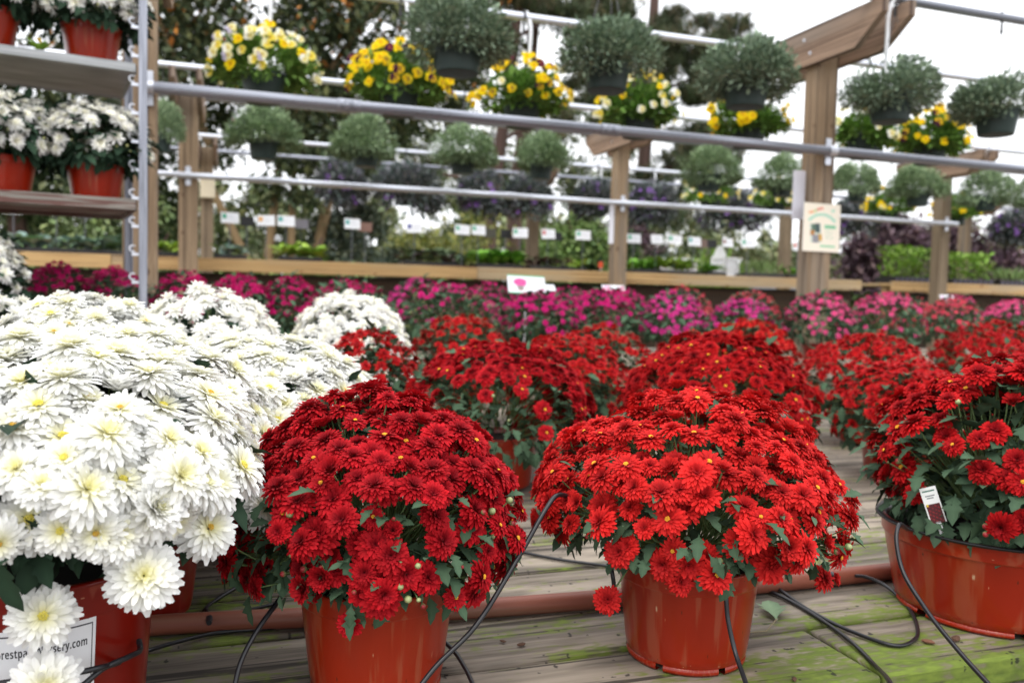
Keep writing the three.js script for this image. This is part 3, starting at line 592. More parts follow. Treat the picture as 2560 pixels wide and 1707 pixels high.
// plant tag in the wide pot
{
  const tt = canvasTex(128, 256, (g, w, h) => { g.fillStyle = '#e8ebea'; g.fillRect(0, 0, w, h); g.fillStyle = '#3c6a5c'; g.fillRect(14, 22, 96, 10); g.fillStyle = '#5a6068'; g.fillRect(26, 58, 74, 7); g.fillRect(34, 74, 54, 7); g.fillStyle = '#4c0c14'; g.fillRect(10, 120, 108, 136); g.fillStyle = '#8a1a22'; for (let k = 0; k < 30; k++) g.fillRect(12 + (k * 37) % 96, 124 + (k * 53) % 120, 10, 8); g.fillStyle = '#d8c23a'; g.fillRect(14, 118, 16, 16); });
  const t = base('plant_tag', [0.930, BENCH + 0.141, -0.884], 0, 'small white plant tag with a dark red picture, stuck in the wide red pot', 'plant tag');
  const m = part('card', new THREE.BoxGeometry(0.021, 0.05, 0.0008), [0, 0, 0, 0].map(() => mat.whitePlastic).concat([new THREE.MeshStandardMaterial({ map: tt, roughness: 0.4 }), mat.whitePlastic]), t); m.position.y = 0.035; 
  const st = part('stake', new THREE.BoxGeometry(0.006, 0.018, 0.0008), mat.whitePlastic, t); st.position.y = 0.003;
  t.rotation.order = 'YXZ'; t.rotation.set(-0.05, -0.72, 0.34);
}

// magenta and pink mums on the rear bench
const MG = (over) => ({ far: true, R: 0.16, yc: 0.20, Rv: 0.17, low: 0.12, n: 120, gap: 0.0225, s: 0.76, flowers: FL.magenta, thMax: 1.9, cover: domeCover(0.95, 0.18, 0.75, 1.25), fill: 460, fillOut: 0.6, buds: 40, bud: BUD.pale, bud2: BUD.pink, ls: 0.72, tone: 1.15, budTh: [0.7, 1.9], ...over });
const rear = [
  [111, -0.62, -3.62, 0.12, 0.41, 'maroon magenta mum beside the white mum at the left edge, below the trolley shelf', 'maroon', {}],
  [112, -0.41, -3.62, 0.125, 0.39, 'maroon mum with a leafy front, left of the steel trolley upright', 'maroon', { cover: domeCover(0.8, 0.1, 0.5, 1.1) }],
  [113, -0.16, -3.58, 0.125, 0.395, 'dense magenta mum just right of the steel trolley upright', 'maroon', { n: 150, cover: domeCover(1, 0.7) }],
  [114, 0.05, -3.62, 0.12, 0.39, 'magenta mum behind the tallest white mum', 'maroon', {}],
  [115, 0.25, -3.66, 0.125, 0.39, 'magenta mum above the dip between two white mums', 'maroon', { cover: domeCover(0.9, 0.2) }],
  [116, 0.50, -3.60, 0.175, 0.375, 'grey green budding mum with a few magenta blooms, behind the rounded white mum', 'maroon', { n: 60, cover: domeCover(0.6, 0.12, 0.4, 0.9), buds: 80, fill: 480 }],
  [117, 0.92, -3.60, 0.225, 0.38, 'largest green budding mum with scattered magenta blooms, left of the white mum sign', 'magenta', { n: 80, cover: domeCover(0.7, 0.08, 0.45, 0.9), buds: 130, fill: 700, gap: 0.026 }],
  [118, 1.35, -3.58, 0.165, 0.352, 'dark leafed magenta mum directly below the white mum sign', 'magenta', { cover: domeCover(0.8, 0.2, 0.6, 1.2), tone: 0.8 }],
  [119, 1.69, -3.62, 0.165, 0.37, 'magenta mum in front of the middle timber post', 'magenta', {}],
  [120, 2.06, -3.62, 0.155, 0.37, 'bright magenta mum right of the middle timber post', 'fuchsia', { n: 130, cover: domeCover(1, 0.5) }],
  [121, 2.43, -3.60, 0.155, 0.345, 'magenta pink mum left of the foot of the poster post', 'fuchsia', {}],
  [122, 2.90, -3.60, 0.17, 0.385, 'pink mum in a brick red pot in front of the foot of the poster post', 'pink', { cover: domeCover(0.9, 0.3, 0.8, 1.4), tone: 0.75 }],
  [123, 3.35, -3.62, 0.185, 0.39, 'pink mum right of the poster post, the broadest of the pink ones', 'pink', { n: 120 }],
  [124, 3.80, -3.62, 0.15, 0.37, 'salmon mum in front of the post between the lime green seedlings', 'coral', { cover: domeCover(0.8, 0.2, 0.6, 1.1) }],
  [125, 4.23, -3.60, 0.17, 0.372, 'fuchsia pink mum at the right edge of the photo', 'pink', { n: 120 }],
  [131, -0.55, -4.75, 0.15, 0.43, 'maroon mum in the far row, seen left of the trolley upright', 'maroon', {}],
  [132, 0.05, -4.75, 0.15, 0.41, 'magenta mum in the far row, right of the trolley upright', 'maroon', {}],
  [133, 0.62, -4.75, 0.165, 0.405, 'magenta mum in the far row, behind the grey green budding mum', 'magenta', { cover: domeCover(0.8, 0.3) }],
  [134, 1.05, -4.78, 0.19, 0.42, 'lilac pink mum in the far row above the largest budding mum', 'fuchsia', { cover: domeCover(1, 0.6) }],
  [135, 1.46, -4.75, 0.17, 0.40, 'magenta mum in the far row, behind the left edge of the white mum sign', 'magenta', { cover: domeCover(0.8, 0.3) }],
  [136, 1.97, -4.75, 0.165, 0.39, 'magenta mum in the far row, right of the white mum sign', 'magenta', { cover: domeCover(0.8, 0.3) }],
  [137, 2.34, -4.75, 0.165, 0.395, 'magenta mum in the far row, just left of the salmon mums', 'magenta', { cover: domeCover(0.8, 0.3) }],
  [138, 2.76, -4.75, 0.19, 0.415, 'salmon pink mum in the far row, under the white lattice house', 'coral', { cover: domeCover(1, 0.35) }],
  [139, 3.28, -4.75, 0.18, 0.40, 'salmon pink mum in the far row, left of the poster post', 'coral', { cover: domeCover(0.8, 0.3) }],
  [140, 3.82, -4.75, 0.17, 0.385, 'pink mum in the far row, behind the poster post', 'pink', { cover: domeCover(0.85, 0.35) }],
  [141, 4.55, -4.75, 0.185, 0.41, 'salmon pink mum in the far row, right of the poster post', 'coral', { cover: domeCover(0.8, 0.3) }],
  [142, 5.03, -4.75, 0.175, 0.405, 'pink mum in the far row, near the right edge of the photo', 'pink', { cover: domeCover(0.85, 0.35) }],
];
for (const [seed, x, z, R, top, label, kind, more] of rear) pottedMum(seed, x, z, REAR, label, { r: 0.082, rb: 0.066, h: 0.12, m: mat.potDeep, low: true }, MG({ R: Math.max(R, 0.13) * 1.06, yc: 0.21, Rv: top - 0.21, flowers: FL[kind], ...more }));

// sign among the magenta mums
function cardTex(seed, hue, big) {
  return canvasTex(256, 160, (g, w, h) => {
    const r = rng(seed); g.fillStyle = '#f1f3f8'; g.fillRect(0, 0, w, h);
    if (big) {
      g.fillStyle = '#3fae78'; g.fillRect(0, 0, w, 10); g.fillRect(0, h - 9, w, 9);
      g.fillStyle = '#e0559c'; g.beginPath(); g.ellipse(84, 62, 46, 34, 0, 0, 7); g.fill(); g.fillStyle = '#c93c88'; for (let k = 0; k < 40; k++) g.fillRect(44 + r() * 78, 34 + r() * 56, 7, 6);
      g.fillStyle = '#7d8c84'; g.fillRect(58, 96, 54, 14); g.fillStyle = '#a08884'; g.fillRect(66, 110, 38, 26);
      g.fillStyle = '#c4c8d0'; for (const [x, y, q] of [[142, 70, 70], [142, 84, 56], [196, 120, 26]]) g.fillRect(x, y, q, 4);
    } else {
      g.fillStyle = hue; g.fillRect(18, 22, 62, 72); g.fillStyle = 'rgba(255,255,255,0.4)'; for (let k = 0; k < 6; k++) g.fillRect(22 + r() * 44, 28 + r() * 52, 14, 10);
      g.fillStyle = '#c3c7d2'; for (let k = 0; k < 4; k++) g.fillRect(98, 36 + k * 22, 60 + r() * 70, 5);
    }
  });
}
function sign(x, y, z, w, h, tex, label, group, o = {}) {
  const t = base('plant_sign', [x, y, z], o.turn ?? 0, label, 'sign', group);
  const face = new THREE.MeshStandardMaterial({ map: tex ?? null, color: tex ? 0xffffff : (o.color ?? 0x222222), roughness: 0.5 }), back = new THREE.MeshStandardMaterial({ color: o.back ?? 0xd8dade, roughness: 0.6 });
  const c = part('card', new THREE.BoxGeometry(w, h, 0.004), [back, back, back, back, face, back], t); c.rotation.x = o.tilt ?? -0.2; c.rotation.z = o.roll ?? 0;
  const s = part('stake', at(cyl(0.0042, 0.0042, o.stake ?? 0.3, 6), 0, -(o.stake ?? 0.3) / 2 - h * 0.35, -0.012), o.stakeMat ?? mat.wire, t);
  return t;
}
sign(1.475, 0.90, -4.12, 0.205, 0.105, cardTex(1, '', true), 'white sign with a picture of a round pink mum, among the magenta mums', null, { tilt: -0.45, roll: -0.03, stake: 0.36, stakeMat: mat.whitePlastic });
sign(1.70, 0.895, -4.9, 0.13, 0.075, cardTex(2, '#9a8ab0'), 'small white sign seen just right of the sign with the pink mum', null, { stake: 0.34 });
sign(1.93, 0.895, -5.02, 0.12, 0.06, cardTex(3, '#c26a66'), 'white sign lying low in the far row of magenta mums', null, { tilt: -0.9, stake: 0.34 });
sign(2.42, 0.905, -5.05, 0.16, 0.05, cardTex(4, '#d98ab0'), 'pinkish white sign at the back of the bench, right of the middle post', null, { tilt: -0.8, stake: 0.34 });
sign(5.2, 0.895, -5.0, 0.13, 0.06, cardTex(5, '#c0a8c8'), 'white sign behind the pink mums near the right edge', null, { tilt: -0.6, stake: 0.34 });

// ---------------------------------------------------------------- steel plant trolley at the left
{
  const dir = V3(-0.41, 0, 0.08).normalize(), turn = Math.atan2(-dir.z, dir.x) + Math.PI; // shelf front edge runs left and slightly nearer
  const t = base('plant_trolley', [-0.275, 0, -3.30], turn, 'galvanised steel plant trolley with shelves of white mums at the left edge', 'plant trolley');
  // local x runs right along the front edge, local z runs towards the viewer; the trolley reaches to the left and back
  const LEN = 1.35, DEP = 0.52;
  const angle = (x, z, sx, sz) => { const a = new THREE.BoxGeometry(0.028, 1.83, 0.004), b = new THREE.BoxGeometry(0.004, 1.83, 0.028); a.translate(x - sx * 0.012, 0.965, z); b.translate(x, 0.965, z - sz * 0.014); return mergeGeometries([a, b]); };
  for (const [x, z, sx, sz] of [[0, 0, 1, 1], [0, -DEP, 1, -1], [-LEN, 0, -1, 1], [-LEN, -DEP, -1, -1]]) part('upright', angle(x, z, sx, sz), mat.galvDull, t);
  // notched wire ladder behind the near right upright: rungs and loops
  for (let k = 0; k < 17; k++) {
    const y = 0.16 + k * 0.1, g = new THREE.TorusGeometry(0.011, 0.0028, 6, 12, 4.4); g.rotateZ(0.9); g.translate(-0.045, y + 0.02, -0.012);
    const h = new THREE.BoxGeometry(0.034, 0.010, 0.012); h.translate(-0.032, y, -0.012);
    part('hook_loop', g, mat.galv, t); part('rung', h, mat.galv, t);
  }
  part('ladder_wire', at(cyl(0.004, 0.004, 1.75, 6), -0.018, 0.95, -0.014), mat.galv, t);
  const shelf = (y, m, th, lip) => {
    const s = part('shelf', at(new RoundedBoxGeometry(LEN - 0.06, 0.012, DEP - 0.03, 1, 0.003), -LEN / 2 - 0.005, y, -DEP / 2), m, t);
    part('shelf_lip', at(new RoundedBoxGeometry(LEN - 0.06, th, 0.014, 1, 0.004), -LEN / 2 - 0.005, y + lip, -0.006), m, s);
    part('shelf_lip', at(new RoundedBoxGeometry(LEN - 0.06, th, 0.014, 1, 0.004), -LEN / 2 - 0.005, y + lip, -DEP + 0.012), m, s);
    part('end_lip', at(new RoundedBoxGeometry(0.012, th, DEP - 0.05, 1, 0.004), -0.036, y + lip, -DEP / 2), m, s);
    for (const x of [-0.62, -0.95]) part('stiffener', at(new THREE.BoxGeometry(0.02, 0.014, DEP - 0.06), x, y - 0.013, -DEP / 2), m, s);
  };
  shelf(1.612, mat.shelfSteel, 0.032, 0.004); shelf(1.135, mat.shelfOld, 0.042, 0.0); shelf(0.60, mat.shelfOld, 0.04, 0.0);
  shelf(0.14, mat.galvDull, 0.05, 0);
  const world = (lx, y, lz) => { t.updateMatrixWorld(); return V3(lx, y, lz).applyMatrix4(t.matrixWorld); };
  const RK = { far: true, R: 0.185, yc: 0.20, Rv: 0.15, low: 0.11, n: 150, gap: 0.030, s: 1.08, flowers: FL.whiteLow, thMax: 1.9, cover: domeCover(1, 0.45, 0.9, 1.5), leafSet: LEAF.dark, fill: 520, fillOut: 0.6, buds: 30, bud: BUD.pale, ls: 0.75, tone: 0.9 };
  const pots = [
    [-0.165, 1.64, -0.17, 0.1, 'white mum on the top trolley shelf beside the steel upright', { n: 150 }],
    [-0.50, 1.64, -0.16, 0.112, 'white mum on the top trolley shelf at the left edge of the photo', { n: 110, cover: domeCover(0.8, 0.3, 0.6, 1.4), fill: 700 }],
    [-0.155, 1.143, -0.15, 0.098, 'white mum on the lower trolley shelf beside the steel upright', { n: 120, cover: domeCover(1, 0.3, 0.8, 1.4) }],
    [-0.455, 1.143, -0.14, 0.115, 'white mum on the lower trolley shelf with drooping blooms at the left edge', { n: 140, s: 1.1, R: 0.19 }],
    [-0.53, 0.61, -0.10, 0.1, 'greyish white mum low on the trolley at the left edge, beside the maroon mums', { n: 90, Rv: 0.2, yc: 0.22, R: 0.15 }],
    [-0.82, 1.143, -0.16, 0.1, 'white mum on the lower trolley shelf, cut off by the left edge', { n: 60 }],
  ];
  pots.forEach(([lx, y, lz, pr, label, more], k) => { const p = world(lx, y, lz); if (k < 5) pottedMum(150 + k, p.x, p.z, p.y, label, { r: pr, rb: pr * 0.8, h: 0.135, m: mat.potRed2, low: true }, { ...RK, ...more }); });
  { const p = world(-0.33, 1.622, -0.09), g = new MB(), r = rng(8); for (let k = 0; k < 14; k++) { const a = r() * 6.28; g.add(LEAF.oval[k & 1], leafMatrix(V3(Math.cos(a) * 0.008, 0.028, Math.sin(a) * 0.008), V3(Math.cos(a), 0.7 + r(), Math.sin(a)), V3(0, 1, 0.3), 1.3 + r()), C(3.2, 3.4, 0.7)); }
    const q = base('small_plant', [p.x, p.y, p.z], 0, 'tiny yellow green plant between the pots on the top trolley shelf', 'plant'); part('leaves', g.geom(), softLeafMat, q, 'stuff'); part('plug_pot', at(cyl(0.014, 0.018, 0.028, 10), 0, 0.014, 0), mat.blackPlastic, q); const f = new MB(); for (let k = 0; k < 7; k++) f.add(LEAF.oval[0], leafMatrix(V3(0, 0.05, 0), V3(r() - 0.5, 1.4, r() - 0.5), V3(1, 0.2, 0.5), 0.9), C(11, 4.6, 0.2)); part('yellow_flower', f.geom(), softLeafMat, q); }
}

// ---------------------------------------------------------------- hanging baskets
const hangPot = (r, h) => new THREE.LatheGeometry([[0.001, 0], [r * 0.74, 0], [r * 0.77, 0.006], [r * 0.93, h * 0.86], [r, h * 0.87], [r * 1.01, h], [r * 0.95, h], [r * 0.9, h * 0.8]].map(([a, b]) => new THREE.Vector2(a, b)), 28);
const SAGE = [C(0.29, 0.37, 0.26), C(0.22, 0.29, 0.20), C(0.15, 0.21, 0.145)];
const sageFlake = SAGE.map((c) => flake(0.030, 0.015, c));
// o: R, top (dome height above rim), n leaves, set of leaf geometries, shape
function basketBody(t, seed, o) {
  const r = rng(seed), pr = o.pr ?? 0.118, ph = o.ph ?? 0.15, mb = new MB();
  part('basket_pot', hangPot(pr, ph), mat.greenPot, t);
  const s = part('soil', new THREE.CircleGeometry(pr * 0.93, 18).rotateX(-Math.PI / 2), mat.soil, t); s.position.y = ph * 0.86;
  const lumps = []; for (let k = 0; k < 26; k++) { const th = Math.acos(1 - r() * 1.55), p = r() * 6.28; lumps.push([th, p, 0.80 + r() * 0.34]); }
  for (let k = 0; k < o.n; k++) {
    const L = lumps[Math.floor(r() * lumps.length)], g1 = () => (r() + r() + r() - 1.5) * 0.5;
    const th = Math.abs(L[0] + g1() * 0.9), p = L[1] + g1() * 1.3 / Math.max(0.4, Math.sin(L[0])), q = L[2] * (0.34 + 0.66 * Math.pow(r(), 0.4)), c = Math.cos(th), sn = Math.sin(th);
    const pos = V3(Math.cos(p) * sn * o.R * q, ph * 0.9 + (c > 0 ? c * o.top : c * (o.skirt ?? 0.12)) * q, Math.sin(p) * sn * o.R * q);
    const dir = V3(Math.cos(p) * sn, c + 0.25, Math.sin(p) * sn).add(V3((r() - 0.5) * 1.3, (r() - 0.5) * 1.3, (r() - 0.5) * 1.3));
    mb.add(o.set[Math.floor(r() * o.set.length)], leafMatrix(pos, dir, V3(r() - 0.5, 1, r() - 0.5), (o.ls ?? 1) * (0.7 + r() * 0.7)), shade(WHITE, 0.75 + r() * 0.5));
  }
  part('foliage', mb.geom(), softLeafMat, t, 'stuff');
  // hanger: three wires to a hook
  const H = o.hang, wires = new MB();
  for (let k = 0; k < 3; k++) { const a = k * 2.094 + (o.turn ?? 0.4); wires.strand([V3(Math.cos(a) * pr, ph * 0.97, Math.sin(a) * pr), V3(Math.cos(a) * pr * 0.4, ph + (H - ph) * 0.55, Math.sin(a) * pr * 0.4), V3(0, H - 0.07, 0)], 0.0016, 0.0014, C(0.2, 0.2, 0.22), 4); }
  part('hanger_wire', wires.geom(), softLeafMat, t);
  const hook = new THREE.TorusGeometry(0.03, 0.006, 6, 14, 4.6); hook.rotateZ(-0.7); hook.rotateY(Math.PI / 2); hook.translate(0, H + 0.0, 0);
  part('hook', mergeGeometries([hook, at(cyl(0.009, 0.006, 0.07, 8), 0, H - 0.055, 0)]), mat.blackPlastic, t);
  if (o.strap) part('white_strap', tube([[0.02, H + 0.03, -0.01], [0.035, H - 0.06, 0.025], [0.03, (H + ph) / 2, 0.03], [0.03, ph + 0.03, 0.03]], 0.011, 20, 8), mat.whitePlastic, t);
  return t;
}
const PIPE_Y = TOP + 0.02;
function basket(name, x, y, z, turn, label, group) { return base(name, [x, y, z], turn, label, 'hanging basket', group); }
const bushes = [0, 1, 2].map(() => null);
const greens1 = [
  [0.98, 1.835, 0.235, 'large grey green basket nearest the top centre, above the yellow pansies'],
  [1.72, 1.830, 0.262, 'large grey green basket right of centre at the top, between two yellow pansy baskets'],
  [2.50, 1.825, 0.252, 'large grey green basket hanging left of the poster post'],
  [3.42, 1.832, 0.250, 'large grey green basket hanging just right of the poster post, under the arm tips'],
  [4.18, 1.825, 0.240, 'large grey green basket on a black hook at the right edge against the sky'],
];
greens1.forEach(([x, y, R, label], k) => basketBody(basket('hanging_basket', x, y, -3.74, k * 1.3, label), 300 + k, { R: R * 0.98, top: 0.2, skirt: 0.10, n: 5200, set: sageFlake, hang: PIPE_Y - y, ls: 0.95, strap: k === 0 || k === 3, pr: 0.124, ph: 0.15 }));
const greens2 = [
  [-0.46, 0.15, 'round green basket half hidden behind the brown post at the left'], [0.26, 0.27, 'round green basket directly below the leftmost pansy basket'], [1.05, 0.262, 'round green basket, second to the right of the leftmost timber posts'], [1.86, 0.272, 'round green basket left of centre below the thick rail, beside the dark purple basket'],
  [2.56, 0.245, 'round green basket just left of the middle timber post'], [4.22, 0.285, 'loose green basket above a yellow pansy pot, right of the middle timber post'], [5.02, 0.25, 'round green basket partly behind the white panel of the poster post'], [5.91, 0.23, 'round green basket just right of the poster post below the thick rail'],
  [6.66, 0.28, 'round green basket in front of the grey post at the right'], [7.57, 0.272, 'round green basket near the right edge below the thick rail'], [8.23, 0.2, 'round green basket cut off by the right edge below the thick rail'],
];
{
  const protos = [0, 1, 2, 3].map((k) => { const t = basket('hanging_basket', greens2[k][0], 1.84, -6.85, 0, greens2[k][2]); basketBody(t, 340 + k, { R: 0.268, top: 0.255, skirt: 0.10, n: 6000, set: [0, 1, 2].map((q) => flake(0.032, 0.015, [C(0.33, 0.43, 0.25), C(0.26, 0.35, 0.20), C(0.18, 0.255, 0.145)][q])), hang: PIPE_Y - 1.84, pr: 0.118, ph: 0.155 }); t.scale.set(greens2[k][1] / 0.268, 1, greens2[k][1] / 0.268); return t; });
  greens2.slice(4).forEach(([x, R, label], k) => { const c = copyOf(protos[(k + 1) & 3], 'hanging_basket', label); c.position.set(x, 1.84, -6.85); c.rotation.y = 1 + k * 1.9; c.scale.set(R / 0.268, 1, R / 0.268); });
}
// pansies
function pansy(cPet, cTop, cEye, seed) {
  const r = rng(seed), mb = new MB();
  for (const [az, len, wid, el, top] of [[1.571, 0.023, 0.030, 20, 0], [0.25, 0.023, 0.026, 14, 0], [2.9, 0.023, 0.026, 14, 0], [-0.85, 0.027, 0.028, 8, 1], [-2.3, 0.027, 0.028, 8, 1]]) {
    const c = top ? cTop : cPet;
    addPetal(mb, az + (r() - 0.5) * 0.2, el * 0.01745 + (r() - 0.5) * 0.3, len, wid, 0.001, top ? -0.001 : 0.001, { prof: [[0, 0.25], [0.3, 0.75], [0.7, 1], [1, 0.5]], cup: 0.12, curl: 0.5, flat: false }, top ? c : cEye, c);
  }
  const e = shade(cPet, 1.0), c0 = mb.v(0, 0.006, 0, C(0.6, 0.3, 0.02)), ring = []; for (let k = 0; k < 5; k++) ring.push(mb.v(Math.cos(k * 1.257) * 0.004, 0.003, Math.sin(k * 1.257) * 0.004, C(0.6, 0.32, 0.02))); for (let k = 0; k < 5; k++) mb.tri(c0, ring[k], ring[(k + 1) % 5]);
  return mb.geom();
}
const YEL = C(0.86, 0.66, 0.006), GOLD = C(0.84, 0.54, 0.005), CREAM = C(0.84, 0.80, 0.50), LEMON = C(0.85, 0.74, 0.14), PLUM = C(0.05, 0.006, 0.03), LILAC = C(0.58, 0.54, 0.72);
const PAN = { y: pansy(YEL, YEL, C(0.7, 0.36, 0.004), 1), g: pansy(GOLD, PLUM, PLUM, 2), e: pansy(YEL, GOLD, PLUM, 3), c: pansy(CREAM, C(0.85, 0.84, 0.74), C(0.8, 0.7, 0.2), 4), l: pansy(LEMON, CREAM, C(0.8, 0.6, 0.05), 5), p: pansy(PLUM, PLUM, C(0.2, 0.02, 0.05), 6), b: pansy(CREAM, LILAC, C(0.7, 0.6, 0.2), 7) };
const freshFlake = [flake(0.05, 0.022, C(0.14, 0.26, 0.055)), flake(0.044, 0.02, C(0.10, 0.19, 0.045)), flake(0.052, 0.022, C(0.19, 0.33, 0.075))];
function pansyBasket(t, seed, R, mix, n, o = {}) {
  const r = rng(seed);
  basketBody(t, seed, { R: R * 0.86, top: 0.19, skirt: 0.06, n: o.leaves ?? 2600, set: freshFlake, hang: o.hang ?? PIPE_Y - 1.84, ls: 0.95, pr: 0.122, ph: 0.155, strap: o.strap });
  for (let k = 0; k < n * 1.5; k++) {
    const th = o.top ? r() * 0.9 : Math.acos(1 - r() * 1.15), ph = r() * 6.28, q = 0.92 + r() * 0.2, c = Math.cos(th), s = Math.sin(th);
    const p = V3(Math.cos(ph) * s * R * q, 0.14 + (c > 0 ? c * 0.25 : c * 0.14) * q, Math.sin(ph) * s * R * q), nn = V3(Math.cos(ph) * s + (r() - 0.5) * 0.8, 0.25 + c * 0.3, Math.sin(ph) * s + 0.7).normalize();
    const m = part('flower', PAN[mix[Math.floor(r() * mix.length)]], petalMat, t); faceMatrix(p, nn, (r() - 0.5) * 0.9, (o.fs ?? 1.0) * (0.85 + r() * 0.4)).decompose(m.position, m.quaternion, m.scale);
  }
}
[
  [0.18, 0.30, 'cclllbyc', 64, 'cream and lemon pansy basket on a white strap, leftmost of the pansy baskets', { strap: true }],
  [0.92, 0.30, 'yyyyeyegp', 62, 'golden yellow pansy basket with dark blotches, left of the nearest grey green basket', { strap: true }],
  [1.66, 0.285, 'yyyeegpc', 56, 'yellow and plum pansy basket between the two nearest grey green baskets', { strap: true }],
  [2.43, 0.25, 'yyyccel', 46, 'yellow and white pansy basket above the middle timber post', {}],
  [3.24, 0.265, 'yyye', 30, 'sparse yellow pansy basket below the grey green basket left of the poster post', {}],
  [4.18, 0.22, 'cccl', 18, 'cream flowered basket half hidden by the poster post', {}],
  [4.76, 0.265, 'yyeyg', 44, 'yellow pansy basket right of the poster post against the sky', {}],
].forEach(([x, R, mix, n, label, o], k) => pansyBasket(basket('pansy_basket', x, 1.845, -4.8, 0, label), 400 + k, R, mix.split(''), n, o));
[
  [4.90, 0.30, 'yccl', 20, 'small yellow and white pansy pot below the loose green basket'], [5.72, 0.26, 'llc', 14, 'lemon pansy pot left of the white panel on the poster post'],
  [7.28, 0.28, 'yyl', 24, 'yellow pansy pot behind the round green basket left of the grey post'], [8.28, 0.28, 'yyy', 22, 'yellow pansy pot just right of the grey post'],
].forEach(([x, R, mix, n, label], k) => pansyBasket(basket('pansy_basket', x, 1.80, -7.9, 0, label), 420 + k, R, mix.split(''), n, { leaves: 1500, hang: PIPE_Y - 1.80 }));
// dark purple leafed baskets
const duskFlake = [flake(0.075, 0.032, C(0.15, 0.175, 0.17)), flake(0.07, 0.032, C(0.25, 0.25, 0.28)), flake(0.075, 0.035, C(0.10, 0.13, 0.115))], violetBloom = (() => { const mb = new MB(); for (let k = 0; k < 5; k++) addPetal(mb, k * 1.257, 0.4, 0.024, 0.02, 0.001, 0, { prof: PROF3, cup: 0.2, curl: 0.4 }, C(0.16, 0.07, 0.30), C(0.30, 0.16, 0.46)); return mb.geom(); })();
[
  [1.24, 0.28, 'dark purple leafed basket at the left, beside the round green baskets'], [1.98, 0.42, 'widest dark blue green basket, between two round green baskets'], [2.92, 0.28, 'purple flowered basket under the end of the thin rail joint'], [3.53, 0.29, 'dark basket directly below the round green basket by the middle post'],
  [4.45, 0.29, 'dark purple basket just left of the middle timber post'], [5.22, 0.32, 'dark basket with violet blooms just right of the middle timber post'], [6.5, 0.50, 'large dark mauve basket left of the poster post'], [8.47, 0.29, 'dark basket low behind the poster post, right side'], [11.47, 0.33, 'dark leafed basket at the right edge of the photo'],
].forEach(([x, R, label], k) => {
  const t = basket('hanging_basket', x, 1.86, -9.85, 0, label), r = rng(440 + k);
  basketBody(t, 440 + k, { R, top: 0.30, skirt: 0.28, n: 2200 + R * 3600, set: duskFlake, hang: PIPE_Y - 1.86, strap: k === 2 || k === 4 || k === 5, pr: 0.12, ph: 0.16 });
  for (let q = 0; q < (k === 1 || k === 3 ? 10 : 34); q++) { const th = Math.acos(1 - r() * 1.6), ph = r() * 6.28, m = part('flower', violetBloom, petalMat, t), c = Math.cos(th), s = Math.sin(th); faceMatrix(V3(Math.cos(ph) * s * R, 0.14 + c * 0.3, Math.sin(ph) * s * R), V3(Math.cos(ph) * s, 0.4, Math.sin(ph) * s + 0.3).normalize(), r() * 6, 1.1 + r() * 0.7).decompose(m.position, m.quaternion, m.scale); }
});

// ---------------------------------------------------------------- seedling tables
const TABLE = 1.09;
function seedlingTable(x0, x1, beams, label) {
  const cx = (x0 + x1) / 2, t = base('seedling_table', [cx, 0, -8.2], 0, label, 'table');
  for (const [a, b] of beams) { const m = part('front_beam', board(b - a - 0.004, 0.112, 0.04, 0.004, a * 0.31, a * 0.17 + 0.1), mat.pine, t); m.position.set((a + b) / 2 - cx, TABLE - 0.056 + 0.004, 0.60); }
  for (let k = 0; k < 7; k++) { const m = part('slat', board(x1 - x0 - 0.02, 0.03, 0.15, 0.004, k, k * 0.3), mat.pine, t); m.position.set(0, TABLE - 0.03, 0.49 - k * 0.165); }
  const sk = part('skirt_board', board(x1 - x0 - 0.1, 0.36, 0.03, 0.003), mat.dark, t); sk.position.set(0, TABLE - 0.30, 0.50);
  const sk2 = part('skirt_board', board(x1 - x0 - 0.1, 0.36, 0.03, 0.003, 2, 1), mat.dark, t); sk2.position.set(0, TABLE - 0.67, 0.49);
  for (let x = x0 + 0.1; x <= x1; x += (x1 - x0 - 0.2) / Math.max(1, Math.round((x1 - x0) / 2))) for (const z of [0.43, -0.6]) { const m = part('leg', board(0.09, TABLE - 0.06, 0.09, 0.003, 0, 0, 'y'), mat.pine, t); m.position.set(x - cx, (TABLE - 0.06) / 2, z); }
}
seedlingTable(-4.2, 6.66, [[-4.2, -0.9], [-0.9, 2.22], [2.22, 6.66]], 'long yellow timber table of seedlings running behind the magenta mums');
seedlingTable(7.08, 12.4, [[7.08, 12.4]], 'shorter yellow timber table of lime green seedlings at the right');

